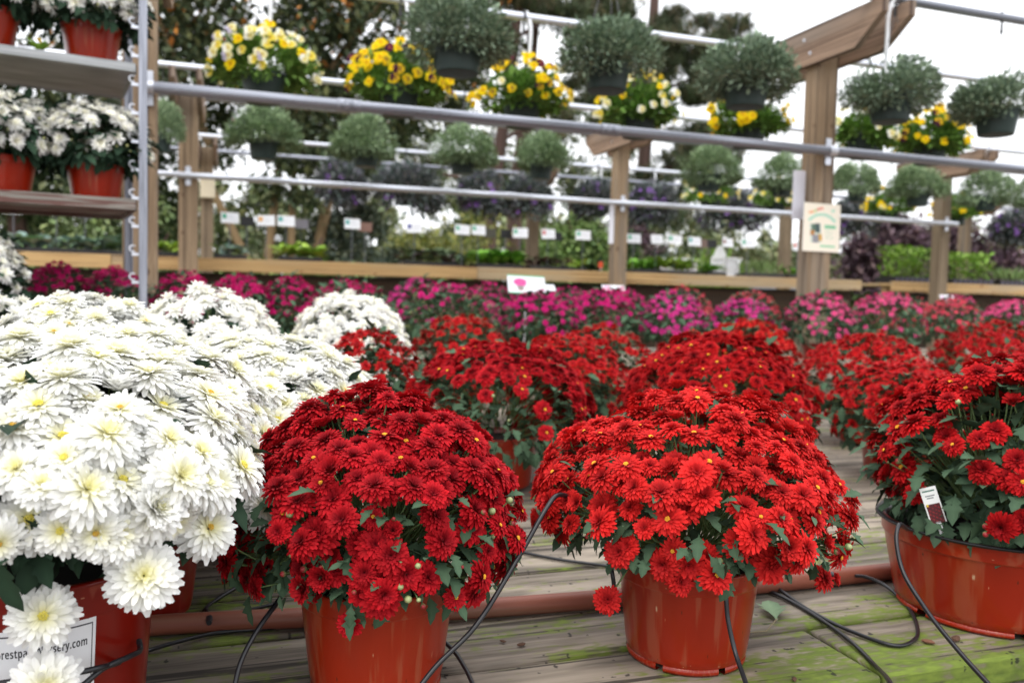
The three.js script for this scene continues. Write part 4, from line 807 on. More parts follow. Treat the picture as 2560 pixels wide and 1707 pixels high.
const LG = (r, g, b, l, w) => ovalLeaf(l, w, 0.35, C(r, g, b));
const CROP = {
  cabbage: [LG(0.16, 0.24, 0.17, 0.11, 0.075), LG(0.20, 0.28, 0.22, 0.12, 0.08), LG(0.12, 0.22, 0.09, 0.1, 0.06)],
  lettuce: [LG(0.24, 0.36, 0.05, 0.12, 0.055), LG(0.30, 0.42, 0.08, 0.13, 0.055), LG(0.18, 0.30, 0.04, 0.11, 0.05)],
  parsley: [LG(0.13, 0.30, 0.035, 0.085, 0.055), LG(0.18, 0.38, 0.05, 0.08, 0.055), LG(0.09, 0.22, 0.03, 0.08, 0.05)],
  kale: [LG(0.10, 0.14, 0.07, 0.1, 0.05), LG(0.10, 0.07, 0.075, 0.09, 0.05), LG(0.13, 0.19, 0.10, 0.1, 0.055)],
  ruddy: [LG(0.10, 0.06, 0.05, 0.09, 0.04), LG(0.07, 0.08, 0.04, 0.08, 0.04)],
  lime: [LG(0.26, 0.42, 0.07, 0.06, 0.04), LG(0.34, 0.50, 0.12, 0.06, 0.04), LG(0.17, 0.32, 0.05, 0.06, 0.04)],
  thin: [LG(0.14, 0.22, 0.08, 0.13, 0.012), LG(0.20, 0.28, 0.10, 0.12, 0.012)],
  blue: [LG(0.30, 0.38, 0.34, 0.1, 0.06), LG(0.22, 0.34, 0.16, 0.1, 0.05), LG(0.24, 0.34, 0.30, 0.1, 0.06)],
};
function tray(seed, x, z, w, crop, h, nx, per, label, o = {}) {
  const r = rng(seed), t = base('seedling_tray', [x, TABLE - 0.012, z], (r() - 0.5) * 0.06, label, 'seedling tray'), d = 0.28, hh = o.hh ?? 0.055;
  const ring = [board(w, hh, 0.008, 0.002), board(w, hh, 0.008, 0.002), board(0.008, hh, d, 0.002), board(0.008, hh, d, 0.002)];
  ring[0].translate(0, hh / 2, d / 2); ring[1].translate(0, hh / 2, -d / 2); ring[2].translate(w / 2, hh / 2, 0); ring[3].translate(-w / 2, hh / 2, 0);
  part('tray', mergeGeometries([...ring, at(board(w, 0.006, d, 0.001), 0, 0.004, 0)]), mat.blackPlastic, t);
  part('soil', at(board(w - 0.012, 0.004, d - 0.012, 0.001), 0, hh * 0.8, 0), mat.soil, t);
  if (o.cells) for (let k = 0; k < Math.round(w / 0.075); k++) part('cell_rim', at(new THREE.BoxGeometry(0.02, hh * 0.8, 0.006), -w / 2 + 0.04 + k * 0.075, hh * 0.5, d / 2 + 0.006), new THREE.MeshStandardMaterial({ color: 0x5a566a, roughness: 0.6 }), t);
  const set = CROP[crop];
  for (let i = 0; i < nx; i++) for (let j = 0; j < 2; j++) {
    const mb = new MB(), px = (i + 0.5) / nx * w - w / 2 + (r() - 0.5) * 0.03, pz = (j - 0.5) * d * 0.5 + (r() - 0.5) * 0.03;
    for (let k = 0; k < per; k++) {
      const a = k * 2.4 + r(), up = o.tall ? 0.3 + r() * 0.9 : 0.35 + r() * 1.0, y0 = o.tall ? Math.pow(r(), 0.8) * h : 0.01 + r() * h * 0.4, q = o.tall ? 0.02 + r() * 0.045 : r() * 0.02;
      mb.add(set[Math.floor(r() * set.length)], leafMatrix(V3(Math.cos(a) * q, y0, Math.sin(a) * q), V3(Math.cos(a), o.thin ? 3 : up, Math.sin(a)), V3((r() - 0.5) * 0.6, 1, (r() - 0.5) * 0.6), (o.ls ?? 1) * (0.7 + r() * 0.6)), shade(WHITE, 0.8 + r() * 0.4));
    }
    if (o.tall) mb.strand([V3(0, 0, 0), V3(0.006, h * 0.5, 0.004), V3(0, h, 0)], 0.004, 0.002, C(0.2, 0.3, 0.08));
    const m = part('seedling', mb.geom(), softLeafMat, t); m.position.set(px, hh * 0.8, pz);
  }
  return t;
}
tray(501, -2.1, -7.83, 0.6, 'cabbage', 0.14, 4, 11, 'tray of bluish cabbage seedlings cut off by the left edge', { ls: 1.15 });
tray(502, -1.42, -7.83, 0.5, 'blue', 0.14, 4, 12, 'tray of blue green brassica seedlings under the lower trolley shelf', { ls: 1.15 });
tray(503, -0.98, -7.83, 0.36, 'cabbage', 0.15, 3, 14, 'tray of green cabbage seedlings just left of the brown post behind the trolley', { ls: 1.2 });
tray(504, -0.52, -7.83, 0.3, 'lettuce', 0.1, 2, 11, 'tray of pale green lettuce between the trolley upright and the post with paired arms', { ls: 1.1 });
tray(505, 0.03, -7.83, 0.26, 'blue', 0.12, 2, 12, 'short tray with silvery leaved seedlings right of the beige boxed post', { ls: 1.1 });
tray(506, 0.62, -7.83, 0.36, 'lettuce', 0.1, 3, 13, 'low tray of bright lime lettuce spilling over, alone on the timber table', { ls: 1.25 });
tray(507, 1.80, -7.85, 0.50, 'kale', 0.18, 4, 16, 'tray of dark mixed kale left of the bright green parsley', { ls: 1.25 });
tray(508, 2.12, -8.15, 0.3, 'cabbage', 0.18, 2, 12, 'tray of grey green seedlings behind the dark kale', { ls: 1.2 });
tray(509, 2.48, -7.83, 0.46, 'parsley', 0.2, 4, 26, 'tray of bright green parsley drooping over the table edge left of centre', { ls: 1.35 });
tray(510, 3.02, -7.83, 0.46, 'ruddy', 0.12, 4, 10, 'tray of reddish brown seedlings right of the bright green parsley', { ls: 1.2 });
tray(511, 3.36, -8.12, 0.3, 'lettuce', 0.12, 2, 9, 'tray of yellow green seedlings behind the reddish ones');
tray(512, 4.05, -7.83, 0.30, 'parsley', 0.14, 3, 16, 'tray of green seedlings just right of the middle timber post', { ls: 1.2 });
tray(513, 4.42, -7.83, 0.44, 'lettuce', 0.18, 3, 18, 'tray of tall yellow green seedlings left of the white lattice house', { ls: 1.2 });
tray(514, 4.86, -7.80, 0.22, 'parsley', 0.14, 2, 14, 'small tray of green herbs directly left of the white lattice house');
tray(515, 5.50, -7.83, 0.44, 'thin', 0.14, 5, 14, 'tray of thin grassy onion seedlings right of the white lattice house', { thin: true });
tray(516, 5.95, -7.83, 0.34, 'parsley', 0.14, 2, 12, 'tray of dark herbs against the poster post', { ls: 0.9 });
tray(517, 7.50, -7.83, 0.62, 'lime', 0.36, 6, 46, 'tray of tall lime green basil left of the post at the right', { tall: true, cells: true, hh: 0.075 });
tray(518, 8.38, -7.83, 0.62, 'lime', 0.32, 6, 42, 'tray of tall lime green basil right of the post at the right', { tall: true, cells: true, hh: 0.075 });
tray(519, 9.10, -7.83, 0.62, 'thin', 0.16, 6, 14, 'tray of fine thin seedlings right of the lime green basil', { thin: true, cells: true, hh: 0.075 });
tray(520, 9.75, -7.83, 0.62, 'lime', 0.12, 6, 18, 'tray of low yellow green seedlings at the right edge', { tall: true, cells: true, hh: 0.075 });

// price signs on stakes along the table
const GR = '#2f9f78', TQ = '#2a9a94';
[
  [-1.63, GR, 'white sign with green square at the left edge under the trolley shelf'], [-1.32, TQ, 'white sign with turquoise square under the trolley shelf, second from left'], [0.02, GR, 'white sign beside the black sign, over silvery seedlings'],
  [0.32, '#e0a050', 'white sign with an orange dot, left of the lime lettuce'], [0.49, TQ, 'white sign directly above the lime lettuce'], [1.07, TQ, 'white sign on two bare stakes above the empty stretch of table'],
  [1.64, '#4a4e96', 'white sign with a violet square above the dark kale'], [2.10, GR, 'white sign, left one of a touching pair'], [2.26, GR, 'white sign, right one of a touching pair above the parsley'], [2.68, GR, 'white sign with a green square beside a black sign, above the parsley'],
  [2.97, '#c05050', 'white sign with a red square above the reddish seedlings'], [3.34, GR, 'white sign with a green square just left of the middle timber post'], [3.90, GR, 'white sign partly behind the middle timber post'], [4.16, '#e8eaee', 'plain white sign above the tall yellow green seedlings'],
  [4.37, GR, 'white sign above the yellow green seedlings, right of the plain one'], [4.60, TQ, 'white sign beside a brown sign, left of the lattice house'], [5.0, '#7a3a28', 'white sign with a dark red square above the lattice house'], [5.25, GR, 'white sign with a green leaf above the grassy seedlings'], [5.89, '#d05a3a', 'white sign with a red spot peeping out left of the poster post'],
].forEach(([x, hue, label], k) => sign(x, 1.44 + (k % 3) * 0.004, -7.70, 0.148, 0.092, cardTex(60 + k, hue), label, null, { turn: ((k * 37) % 11 - 5) * 0.05, roll: ((k * 23) % 7 - 3) * 0.012, tilt: -0.12, stake: 0.36 }));
[[0.165, 0x0f0f11, 'black sign seen from behind, over silvery seedlings'], [0.63, 0x6f6c74, 'grey sign back right of the sign over the lime lettuce'], [1.2, 0x7c5c50, 'brown sign back on a bare stake above the empty stretch of table'], [2.40, 0x3e3c30, 'dark sign back right of the touching pair of white signs'], [2.56, 0x0b0b0c, 'black sign back left of a white sign above the parsley'], [3.09, 0x101013, 'black sign back right of the sign with the red square'],
  [4.74, 0x6e5850, 'brown sign back above the small tray of herbs'], [4.85, 0x16161a, 'black sign back just left of the sign with a dark red square'], [-1.12, 0x55595e, 'grey sign back under the trolley shelf'],
].forEach(([x, col, label], k) => sign(x, 1.43, -7.78, 0.12, 0.085, null, label, null, { color: col, back: col, turn: 0.2 - (k % 4) * 0.12, tilt: -0.1, stake: 0.36, stakeMat: k % 2 ? mat.blackPlastic : mat.wire }));
{ const t = base('plant_marker', [3.52, 1.16, -7.66], 0, 'small orange marker on the table edge left of the middle post', 'plant marker'); part('card', board(0.045, 0.06, 0.003, 0.001), new THREE.MeshStandardMaterial({ color: 0xe2502a, roughness: 0.5 }), t); part('stake', at(new THREE.BoxGeometry(0.008, 0.07, 0.002), 0, -0.05, 0), mat.whitePlastic, t); }
{ // white lattice house
  const t = base('lattice_house', [5.14, TABLE, -7.95], 0, 'small white lattice trellis house with a pointed middle on the seedling table', 'planter'), wm = new THREE.MeshStandardMaterial({ color: 0xeceef2, roughness: 0.6 });
  for (const x of [-0.165, -0.01, 0.165]) part('upright', at(board(0.02, x < -0.1 ? 0.2 : 0.22, 0.02, 0.002), x, 0.105, 0), wm, t);
  part('top_rail', at(board(0.35, 0.02, 0.02, 0.002), 0, 0.205, 0), wm, t); part('bottom_rail', at(board(0.35, 0.02, 0.02, 0.002), 0, 0.012, 0), wm, t);
  for (let k = 0; k < 9; k++) { const g = board(0.26, 0.014, 0.006, 0.001); g.rotateZ(0.9); g.translate(-0.13 + k * 0.033, 0.11, -0.004); part('lattice_slat', g, wm, t); }
  const s = new THREE.Shape(); s.moveTo(-0.085, 0); s.lineTo(0.085, 0); s.lineTo(0.02, 0.12); s.lineTo(-0.02, 0.12); s.closePath(); part('gable', at(new THREE.ExtrudeGeometry(s, { depth: 0.015, bevelEnabled: false }), -0.07, 0.216, -0.008), wm, t);
  part('back_panel', at(board(0.33, 0.19, 0.008, 0.001), 0, 0.11, -0.02), wm, t);
}
{ const t = base('planter_box', [4.80, TABLE, -8.35], 0, 'low white planter box behind the green herbs on the table', 'planter'), wm = new THREE.MeshStandardMaterial({ color: 0xdfe2e8, roughness: 0.6 }); for (let k = 0; k < 5; k++) part('slat', at(board(0.066, 0.2, 0.015, 0.002), -0.14 + k * 0.07, 0.102, 0.1), wm, t); for (const z of [-0.1]) part('back_board', at(board(0.35, 0.2, 0.015, 0.002), 0, 0.102, z), wm, t); part('top_rail', at(board(0.36, 0.02, 0.02, 0.002), 0, 0.19, 0.12), wm, t); }

// poster and white panels on the posts
{
  const tx = canvasTex(512, 768, (g, w, h) => {
    g.fillStyle = '#efe6d4'; g.fillRect(0, 0, w, h);
    g.save(); g.translate(60, 140); g.rotate(-0.42); const q = ['#e6a860', '#e88a50', '#d8c070', '#9ab878', '#dd6040', '#d04434', '#e07048']; for (let k = 0; k < 7; k++) { g.fillStyle = q[k]; g.fillRect(k * 32, Math.sin(k) * 6, 24, 40); } g.restore();
    g.strokeStyle = '#9fd2bc'; g.lineWidth = 46; g.beginPath(); g.arc(258, 380, 205, Math.PI * 1.15, Math.PI * 1.85); g.stroke();
    g.strokeStyle = '#efe6d4'; g.lineWidth = 6; for (let k = 0; k < 11; k++) { const a = Math.PI * (1.17 + k * 0.066); g.beginPath(); g.moveTo(258 + Math.cos(a) * 184, 380 + Math.sin(a) * 184); g.lineTo(258 + Math.cos(a) * 226, 380 + Math.sin(a) * 226); g.stroke(); }
    g.fillStyle = '#a8d8c0'; g.beginPath(); g.arc(408, 104, 24, 0, 7); g.fill();
    g.save(); g.translate(175, 470); g.rotate(-0.06); g.fillStyle = '#cfd6c8'; g.fillRect(-85, -150, 165, 310); g.fillStyle = '#54705e'; g.fillRect(-60, -140, 110, 120); g.fillStyle = '#3c5050'; g.fillRect(0, -150, 60, 150); g.fillStyle = '#b07838'; g.fillRect(-76, -40, 60, 80); g.fillStyle = '#c99a3c'; g.fillRect(28, 20, 56, 110); g.fillStyle = '#8a8a90'; g.fillRect(-50, 30, 90, 130); g.restore();
    g.fillStyle = '#86c69e'; g.fillRect(294, 336, 160, 58); g.fillStyle = '#6fb48c'; for (let k = 0; k < 7; k++) g.fillRect(304 + k * 21, 348, 13, 34);
    g.fillStyle = '#b8ccb6'; for (let k = 0; k < 6; k++) g.fillRect(304, 420 + k * 26, 80 + (k * 43) % 60, 8);
    g.fillStyle = '#93cba4'; g.fillRect(240, 660, 210, 34);
  });
  const m = solo('poster', new RoundedBoxGeometry(0.262, 0.285, 0.004, 1, 0.001), mat.whitePlastic, 'cream poster with green arc and a photo, fixed to the tall right post', 'poster');
  const g = new THREE.BoxGeometry(0.262, 0.285, 0.004); m.geometry = g; m.material = [0, 0, 0, 0].map(() => mat.whitePlastic).concat([new THREE.MeshStandardMaterial({ map: tx, roughness: 0.55 }), mat.whitePlastic]); m.position.set(3.353, 1.288, -4.176); m.rotation.z = -0.01; m.rotation.x = -0.02;
  const p = solo('notice_board', new RoundedBoxGeometry(0.085, 0.29, 0.008, 1, 0.002), new THREE.MeshStandardMaterial({ color: 0xdcdce6, roughness: 0.5 }), 'white panel mounted on the left side of the poster post', 'notice'); p.position.set(3.252, 1.485, -4.27);
  const p2 = solo('notice_board', new RoundedBoxGeometry(0.05, 0.36, 0.008, 1, 0.002), new THREE.MeshStandardMaterial({ color: 0xe6e6ee, roughness: 0.5 }), 'narrow white vertical strip on the left side of the middle timber post', 'notice'); p2.position.set(3.455, 1.53, -7.30);
}

// ---------------------------------------------------------------- irrigation on the front bench
{
  const t = base('irrigation_pipe', [0.35, 0.40, -1.09], 0, 'brown plastic irrigation pipe lying across the bench behind the front pots', 'pipe');
  part('tube', tube([[-1.65, 0.0135, -0.115], [-1.05, 0.0135, -0.10], [-0.46, 0.0135, -0.06], [0, 0.0135, -0.002], [0.55, 0.0135, 0.017], [1.15, 0.0135, 0.0], [2.05, 0.0135, -0.03]], 0.0132, 90, 14), mat.brownPipe, t);
  for (const [x, z] of [[0.905, -1.059], [0.30, -1.082], [-0.02, -1.125]]) { const b = part('barb_fitting', cyl(0.005, 0.0035, 0.016, 8), mat.tubeBlack, t); b.geometry.rotateX(Math.PI / 2); b.position.set(x - 0.35, 0.021, z + 1.09); }
}
function drip(label, pts) { const [bx, by, bz] = pts[pts.length - 1], t = base('drip_tube', [bx, by, bz], 0, label, 'drip tube'); part('tube', tube(pts.map(([x, y, z]) => [x - bx, y - by, z - bz]), 0.0027, 90, 8), mat.tubeBlack, t); }
drip('black drip tube slanting down from the scarlet mum to the foot of the crimson pot', [[0.381, 0.616, -0.893], [0.356, 0.622, -0.876], [0.342, 0.611, -0.869], [0.306, 0.567, -0.852], [0.246, 0.503, -0.821], [0.202, 0.472, -0.808], [0.175, 0.450, -0.795]]);
drip('black drip tube curving out beside the right side of the crimson pot', [[0.239, 0.430, -0.995], [0.250, 0.425, -0.983], [0.260, 0.420, -0.958], [0.264, 0.415, -0.915], [0.263, 0.410, -0.865]]);
drip('black drip tube dropping in front of the left side of the crimson pot', [[0.065, 0.519, -0.942], [0.051, 0.512, -0.915], [0.029, 0.490, -0.894], [0.015, 0.467, -0.882], [0.008, 0.443, -0.872]]);
drip('black drip tube running along the boards to the pot with the printed label', [[0.096, 0.404, -1.135], [0.067, 0.404, -1.124], [-0.009, 0.404, -1.125], [-0.060, 0.408, -1.097], [-0.097, 0.412, -1.066], [-0.100, 0.516, -0.792], [-0.122, 0.519, -0.778], [-0.157, 0.520, -0.774], [-0.191, 0.513, -0.786]]);
drip('black drip tube wrapped low round the pot with the printed label', [[-0.078, 0.512, -0.853], [-0.076, 0.508, -0.841], [-0.081, 0.513, -0.817], [-0.102, 0.514, -0.792], [-0.115, 0.507, -0.781], [-0.128, 0.501, -0.774]]);
drip('looped black drip tube on the boards between the white and crimson mums', [[0.106, 0.450, -1.358], [0.079, 0.430, -1.349], [0.036, 0.410, -1.310], [-0.008, 0.404, -1.256], [-0.026, 0.404, -1.213], [-0.015, 0.404, -1.189], [0.024, 0.404, -1.193], [0.077, 0.408, -1.203]]);
drip('thin black drip tube lying behind, between the two front red mums', [[0.463, 0.404, -1.396], [0.482, 0.404, -1.355], [0.537, 0.404, -1.291], [0.591, 0.404, -1.249], [0.642, 0.403, -1.209]]);
drip('black drip tube hanging below the left side of the scarlet mum', [[0.455, 0.519, -0.936], [0.449, 0.513, -0.917], [0.451, 0.496, -0.915], [0.457, 0.462, -0.943]]);
drip('black drip tube hanging down the front of the scarlet mum pot', [[0.535, 0.532, -0.809], [0.533, 0.521, -0.799], [0.533, 0.493, -0.792], [0.535, 0.461, -0.779], [0.528, 0.442, -0.748], [0.521, 0.435, -0.729]]);
drip('looped black drip tube from the brown pipe round to the scarlet mum pot', [[0.940, 0.420, -1.054], [0.957, 0.418, -1.050], [0.976, 0.410, -1.033], [0.961, 0.403, -0.972], [0.912, 0.404, -0.900], [0.871, 0.404, -0.861], [0.832, 0.403, -0.852], [0.806, 0.404, -0.903], [0.800, 0.404, -0.986], [0.805, 0.408, -1.064], [0.799, 0.415, -1.094]]);
drip('black drip tube running over the board joint from the scarlet mum pot', [[0.782, 0.404, -1.091], [0.789, 0.404, -1.074], [0.796, 0.404, -1.041], [0.794, 0.403, -0.950], [0.779, 0.404, -0.872], [0.759, 0.404, -0.811], [0.625, 0.472, -0.643], [0.618, 0.467, -0.624]]);
drip('black drip tube arching out of the wide black rimmed pot to the front', [[0.846, 0.555, -0.858], [0.813, 0.568, -0.839], [0.802, 0.554, -0.831], [0.794, 0.520, -0.810], [0.789, 0.489, -0.768], [0.766, 0.472, -0.701], [0.740, 0.464, -0.635], [0.727, 0.464, -0.608]]);
// bits lying on the boards
{
  const t = base('fallen_leaf', [0.712, 0.4035, -0.962], 0.3, 'pale green fallen leaf lying on the mossy board beside the board joint', 'leaf');
  const m = part('leaf_blade', lobedLeaf(0.062, 0.045, -0.05, C(0.17, 0.24, 0.14), C(0.14, 0.21, 0.12), 5), leafMat, t); m.rotation.y = 2.4; m.position.set(0.02, 0.001, 0);
  const mb = new MB(); mb.strand([V3(0.02, 0.002, 0), V3(-0.03, 0.002, 0.02), V3(-0.055, 0.003, 0.012)], 0.001, 0.0006, C(0.25, 0.2, 0.12)); part('leaf_stalk', mb.geom(), leafMat, t);
  const r = rng(91), bk = [C(0.16, 0.07, 0.04), C(0.10, 0.05, 0.03), C(0.05, 0.035, 0.025)];
  for (const [x, z, s] of [[0.60, -1.035, 0.012], [0.632, -1.045, 0.014], [0.885, -0.852, 0.008], [0.93, -0.85, 0.009], [0.365, -1.30, 0.009], [0.25, -1.0, 0.005], [0.36, -0.99, 0.006], [0.34, -1.005, 0.005], [0.79, -1.34, 0.008], [0.82, -1.2, 0.006], [0.55, -0.815, 0.005], [0.64, -0.81, 0.005], [0.86, -1.18, 0.007]]) {
    const g = new THREE.IcosahedronGeometry(s, 1), P = g.attributes.position; for (let k = 0; k < P.count; k++) { const f = 0.7 + 0.6 * noise2(P.getX(k) * 300 + x * 99, P.getZ(k) * 300 + P.getY(k) * 200); P.setXYZ(k, P.getX(k) * f, P.getY(k) * 0.28 * f, P.getZ(k) * 0.55 * f); } g.computeVertexNormals();
    const m = solo('bark_chip', g, new THREE.MeshStandardMaterial({ color: bk[Math.floor(r() * 3)], roughness: 1 }), 'small brown bark chip lying on the bench boards', 'bark chip', 'bark chips and crumbs on the bench boards'); m.position.set(x, BENCH + s * 0.22 + 0.001, z); m.rotation.y = r() * 3;
  }
}

// ---------------------------------------------------------------- trees and shrubs behind
const LV = (l, w, c) => flake(l, w, c);
function scatter(t, seed, blobs, n, geoms, tints, o = {}) {
  const r = rng(seed), per = Math.ceil(n / geoms.length), crown = [];
  const clumps = []; for (const [x, y, z, rx, ry, rz, wgt] of blobs) for (let k = 0; k < (wgt ?? 1) * (o.clumps ?? 30); k++) { let a; do { a = [r() * 2 - 1, r() * 2 - 1, r() * 2 - 1]; } while (a[0] * a[0] + a[1] * a[1] + a[2] * a[2] > 1); const q = Math.pow(Math.hypot(...a), -0.35); clumps.push([x + a[0] * rx * q, y + a[1] * ry * q, z + a[2] * rz * q, (o.cr ?? 0.4) * (0.5 + r())]); }
  geoms.forEach((g, gi) => {
    const im = new THREE.InstancedMesh(g, softLeafMat, per);
    for (let k = 0; k < per; k++) {
      const c = clumps[Math.floor(r() * clumps.length)], gs = () => (r() + r() + r() - 1.5) * 0.8;
      const p = V3(c[0] + gs() * c[3], c[1] + gs() * c[3] * (o.flat ?? 0.8), c[2] + gs() * c[3]);
      const dir = o.hang ? V3((r() - 0.5) * 0.5, -1, (r() - 0.5) * 0.5) : o.rise ? V3((r() - 0.5) * 1.2, 0.9, (r() - 0.5) * 1.2) : V3(r() - 0.5, (r() - 0.6) * 0.9, r() - 0.5);
      im.setMatrixAt(k, leafMatrix(p, dir, V3(r() - 0.5, 1.01, r() - 0.5), (o.ls ?? 1) * (0.6 + r() * 0.8)));
      const tt = tints[Math.floor(Math.pow(r(), 1.6) * tints.length)], b = 0.7 + r() * 0.6; im.setColorAt(k, C(tt[0] * b, tt[1] * b, tt[2] * b));
    }
    im.name = 'crown'; im.userData.kind = 'stuff'; im.castShadow = im.receiveShadow = true; t.add(im);
  });
}
const barkTan = new THREE.MeshStandardMaterial({ roughness: 0.9, map: pixelTex(64, 256, (i, j) => { const a = fbm(i / 9, j / 30, 4); return [112 + 60 * a, 92 + 52 * a, 66 + 40 * a]; }) });
const barkDark = new THREE.MeshStandardMaterial({ roughness: 1, map: pixelTex(64, 256, (i, j) => { const a = fbm(i / 6, j / 26, 4); return [58 + 56 * a, 44 + 44 * a, 40 + 40 * a]; }) });
function limb(pts, r0, r1) { const mb = new MB(), cv = new THREE.CatmullRomCurve3(pts.map((p) => V3(...p))), P = cv.getPoints(10); mb.strand(P, r0, r1, WHITE, 10); return mb.geom(); }
function tree(name, label, x, z, cat = 'tree', group) { return base(name, [x, 0, z], 0, label, cat, group); }
const dk = [[1, 1, 1], [0.75, 0.8, 0.7], [1.25, 1.2, 1.0]];
{ // large dark tree behind the left posts, several pale trunks
  const t = tree('broadleaf_tree', 'large dark tree with orange tinged leaves and pale trunks, behind the leftmost pansy basket', 0.9, -15);
  for (const [a, b, r0] of [[[-0.35, 0, 0], [0.15, 4.6, -0.2], 0.10], [[0.1, 0, 0.2], [0.2, 5.0, 0.4], 0.08], [[0.35, 0, -0.1], [1.3, 4.8, -0.3], 0.12], [[-0.1, 0, 0.1], [-2.4, 4.4, 0.3], 0.09]]) part('trunk', limb([a, [lerp(a[0], b[0], 0.25), 1.5, a[2]], [lerp(a[0], b[0], 0.62), 3.1, (a[2] + b[2]) / 2], b], r0, r0 * 0.45), barkTan, t);
  for (const [a, b] of [[[0.1, 3.4, 0], [1.9, 6.2, 0.4]], [[-1.2, 3.2, 0], [-2.6, 6.4, -0.3]], [[0.9, 3.2, 0], [3.0, 5.0, 0]]]) part('branch', limb([a, [(a[0] + b[0]) / 2, (a[1] + b[1]) / 2 + 0.2, 0.1], b], 0.07, 0.025), barkTan, t);
  scatter(t, 601, [[-2.2, 5.2, 0, 1.6, 1.8, 1.5, 1], [-0.4, 5.6, 0, 1.7, 2.0, 1.6, 1.2], [1.4, 5.8, 0, 1.6, 1.9, 1.6, 1.1], [2.6, 5.4, 0.2, 1.2, 1.7, 1.4, 0.9], [0.2, 3.6, 0, 2.2, 0.9, 1.2, 0.9], [-2.6, 3.4, 0, 1.0, 1.2, 1, 0.5], [0.9, 2.9, 0.3, 1.4, 0.6, 0.9, 0.4]], 36000, [LV(0.15, 0.075, C(0.095, 0.12, 0.068)), LV(0.14, 0.07, C(0.07, 0.098, 0.058)), LV(0.15, 0.075, C(0.135, 0.15, 0.075))], dk, { cr: 0.5, clumps: 30 });
  scatter(t, 602, [[-1.5, 5.3, 0.6, 2.0, 1.8, 1.0, 1], [1.6, 5.4, 0.7, 2.2, 1.6, 1.0, 1]], 520, [LV(0.13, 0.065, C(0.40, 0.17, 0.04))], [[1, 1, 1], [0.7, 0.6, 0.6]], { cr: 0.7, clumps: 30 });
}
{
  const t = tree('broadleaf_tree', 'dark leafy tree behind the trolley at the far left', -3.6, -17);
  part('trunk', limb([[0, 0, 0], [0.1, 1.6, 0], [-0.1, 3.4, 0.1], [0.2, 5, 0]], 0.2, 0.08), barkDark, t);
  scatter(t, 603, [[0, 5.0, 0, 2.6, 2.8, 2.0, 1.6], [-1.6, 3.0, 0, 1.8, 1.6, 1.5, 1], [1.4, 2.6, 0, 1.6, 1.4, 1.2, 0.8]], 22000, [LV(0.16, 0.08, C(0.075, 0.10, 0.05)), LV(0.15, 0.075, C(0.055, 0.08, 0.04))], dk, { cr: 0.6 });
}
{
  const t = tree('broadleaf_tree', 'pale grey green tree beyond the pines, behind the middle timber post', 15.0, -36);
  part('trunk', limb([[0, 0, 0], [0.1, 2, 0], [-0.1, 4.5, 0.1], [0.2, 7, 0]], 0.24, 0.08), barkDark, t);
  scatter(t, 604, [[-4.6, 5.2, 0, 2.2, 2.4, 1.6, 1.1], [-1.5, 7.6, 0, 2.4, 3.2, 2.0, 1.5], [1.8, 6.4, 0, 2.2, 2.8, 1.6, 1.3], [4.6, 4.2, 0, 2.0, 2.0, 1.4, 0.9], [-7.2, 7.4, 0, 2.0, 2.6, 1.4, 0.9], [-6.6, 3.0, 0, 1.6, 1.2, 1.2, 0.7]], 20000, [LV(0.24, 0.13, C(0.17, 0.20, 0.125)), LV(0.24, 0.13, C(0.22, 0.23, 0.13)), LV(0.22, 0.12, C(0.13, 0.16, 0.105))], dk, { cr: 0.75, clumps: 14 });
}
// pines: tufts of needles
const tuft = (c) => { const mb = new MB(), r = rng(12); for (let k = 0; k < 9; k++) { const a = r() * 6.28, e = r() * 1.6 - 0.2, d = V3(Math.cos(a) * Math.cos(e), Math.sin(e), Math.sin(a) * Math.cos(e)).multiplyScalar(0.26), s = V3(-Math.sin(a), 0, Math.cos(a)).multiplyScalar(0.012), i0 = mb.v(s.x, 0, s.z, c), i1 = mb.v(-s.x, 0, -s.z, c), i2 = mb.v(d.x, d.y, d.z, c); mb.tri(i0, i1, i2); } return mb.geom(); };
const tufts = [tuft(C(0.075, 0.10, 0.06)), tuft(C(0.095, 0.115, 0.07)), tuft(C(0.13, 0.115, 0.075))];
function pine(label, x, z, trunk, boughs, blobs, n, seed, tints = dk) {
  const t = tree('pine_tree', label, x, z);
  part('trunk', limb(trunk[0], trunk[1], trunk[2]), barkDark, t);
  for (const b of boughs) part('branch', limb(b, 0.07, 0.02), barkDark, t);
  scatter(t, seed, blobs, n * 2.2, tufts, tints, { cr: 0.55, clumps: 16, flat: 0.45, ls: 1.15 });
}
pine('left pine of a pair, dark trunk behind the nearest grey green baskets', 7.35, -24, [[[0, 0, 0], [0.05, 3, 0], [0.5, 7, 0.1], [1.0, 12, 0]], 0.24, 0.13], [[[0.5, 7, 0], [-1.4, 8.6, 0.4], [-3.0, 8.8, 0.6]], [[0.7, 8.4, 0], [2.4, 9.4, 0.3], [3.6, 9.2, 0]], [[0.3, 5.4, 0], [1.5, 5.9, 0.4], [3.0, 5.7, 0.6]], [[0.1, 4.0, 0], [-1.8, 4.2, 0.5], [-3.4, 3.8, 0.6]]], [[-2.2, 8.8, 0.4, 1.8, 0.8, 1.2, 1.2], [0.8, 9.8, 0, 1.6, 1.0, 1.4, 1.2], [3.0, 9.3, 0.2, 1.4, 0.7, 1, 1], [-0.5, 7.9, 0.6, 1.2, 0.5, 1, 0.7], [2.6, 5.7, 0.5, 1.0, 0.5, 0.7, 0.4], [-2.8, 4.1, 0.6, 1.2, 0.4, 0.7, 0.5]], 2600, 611);
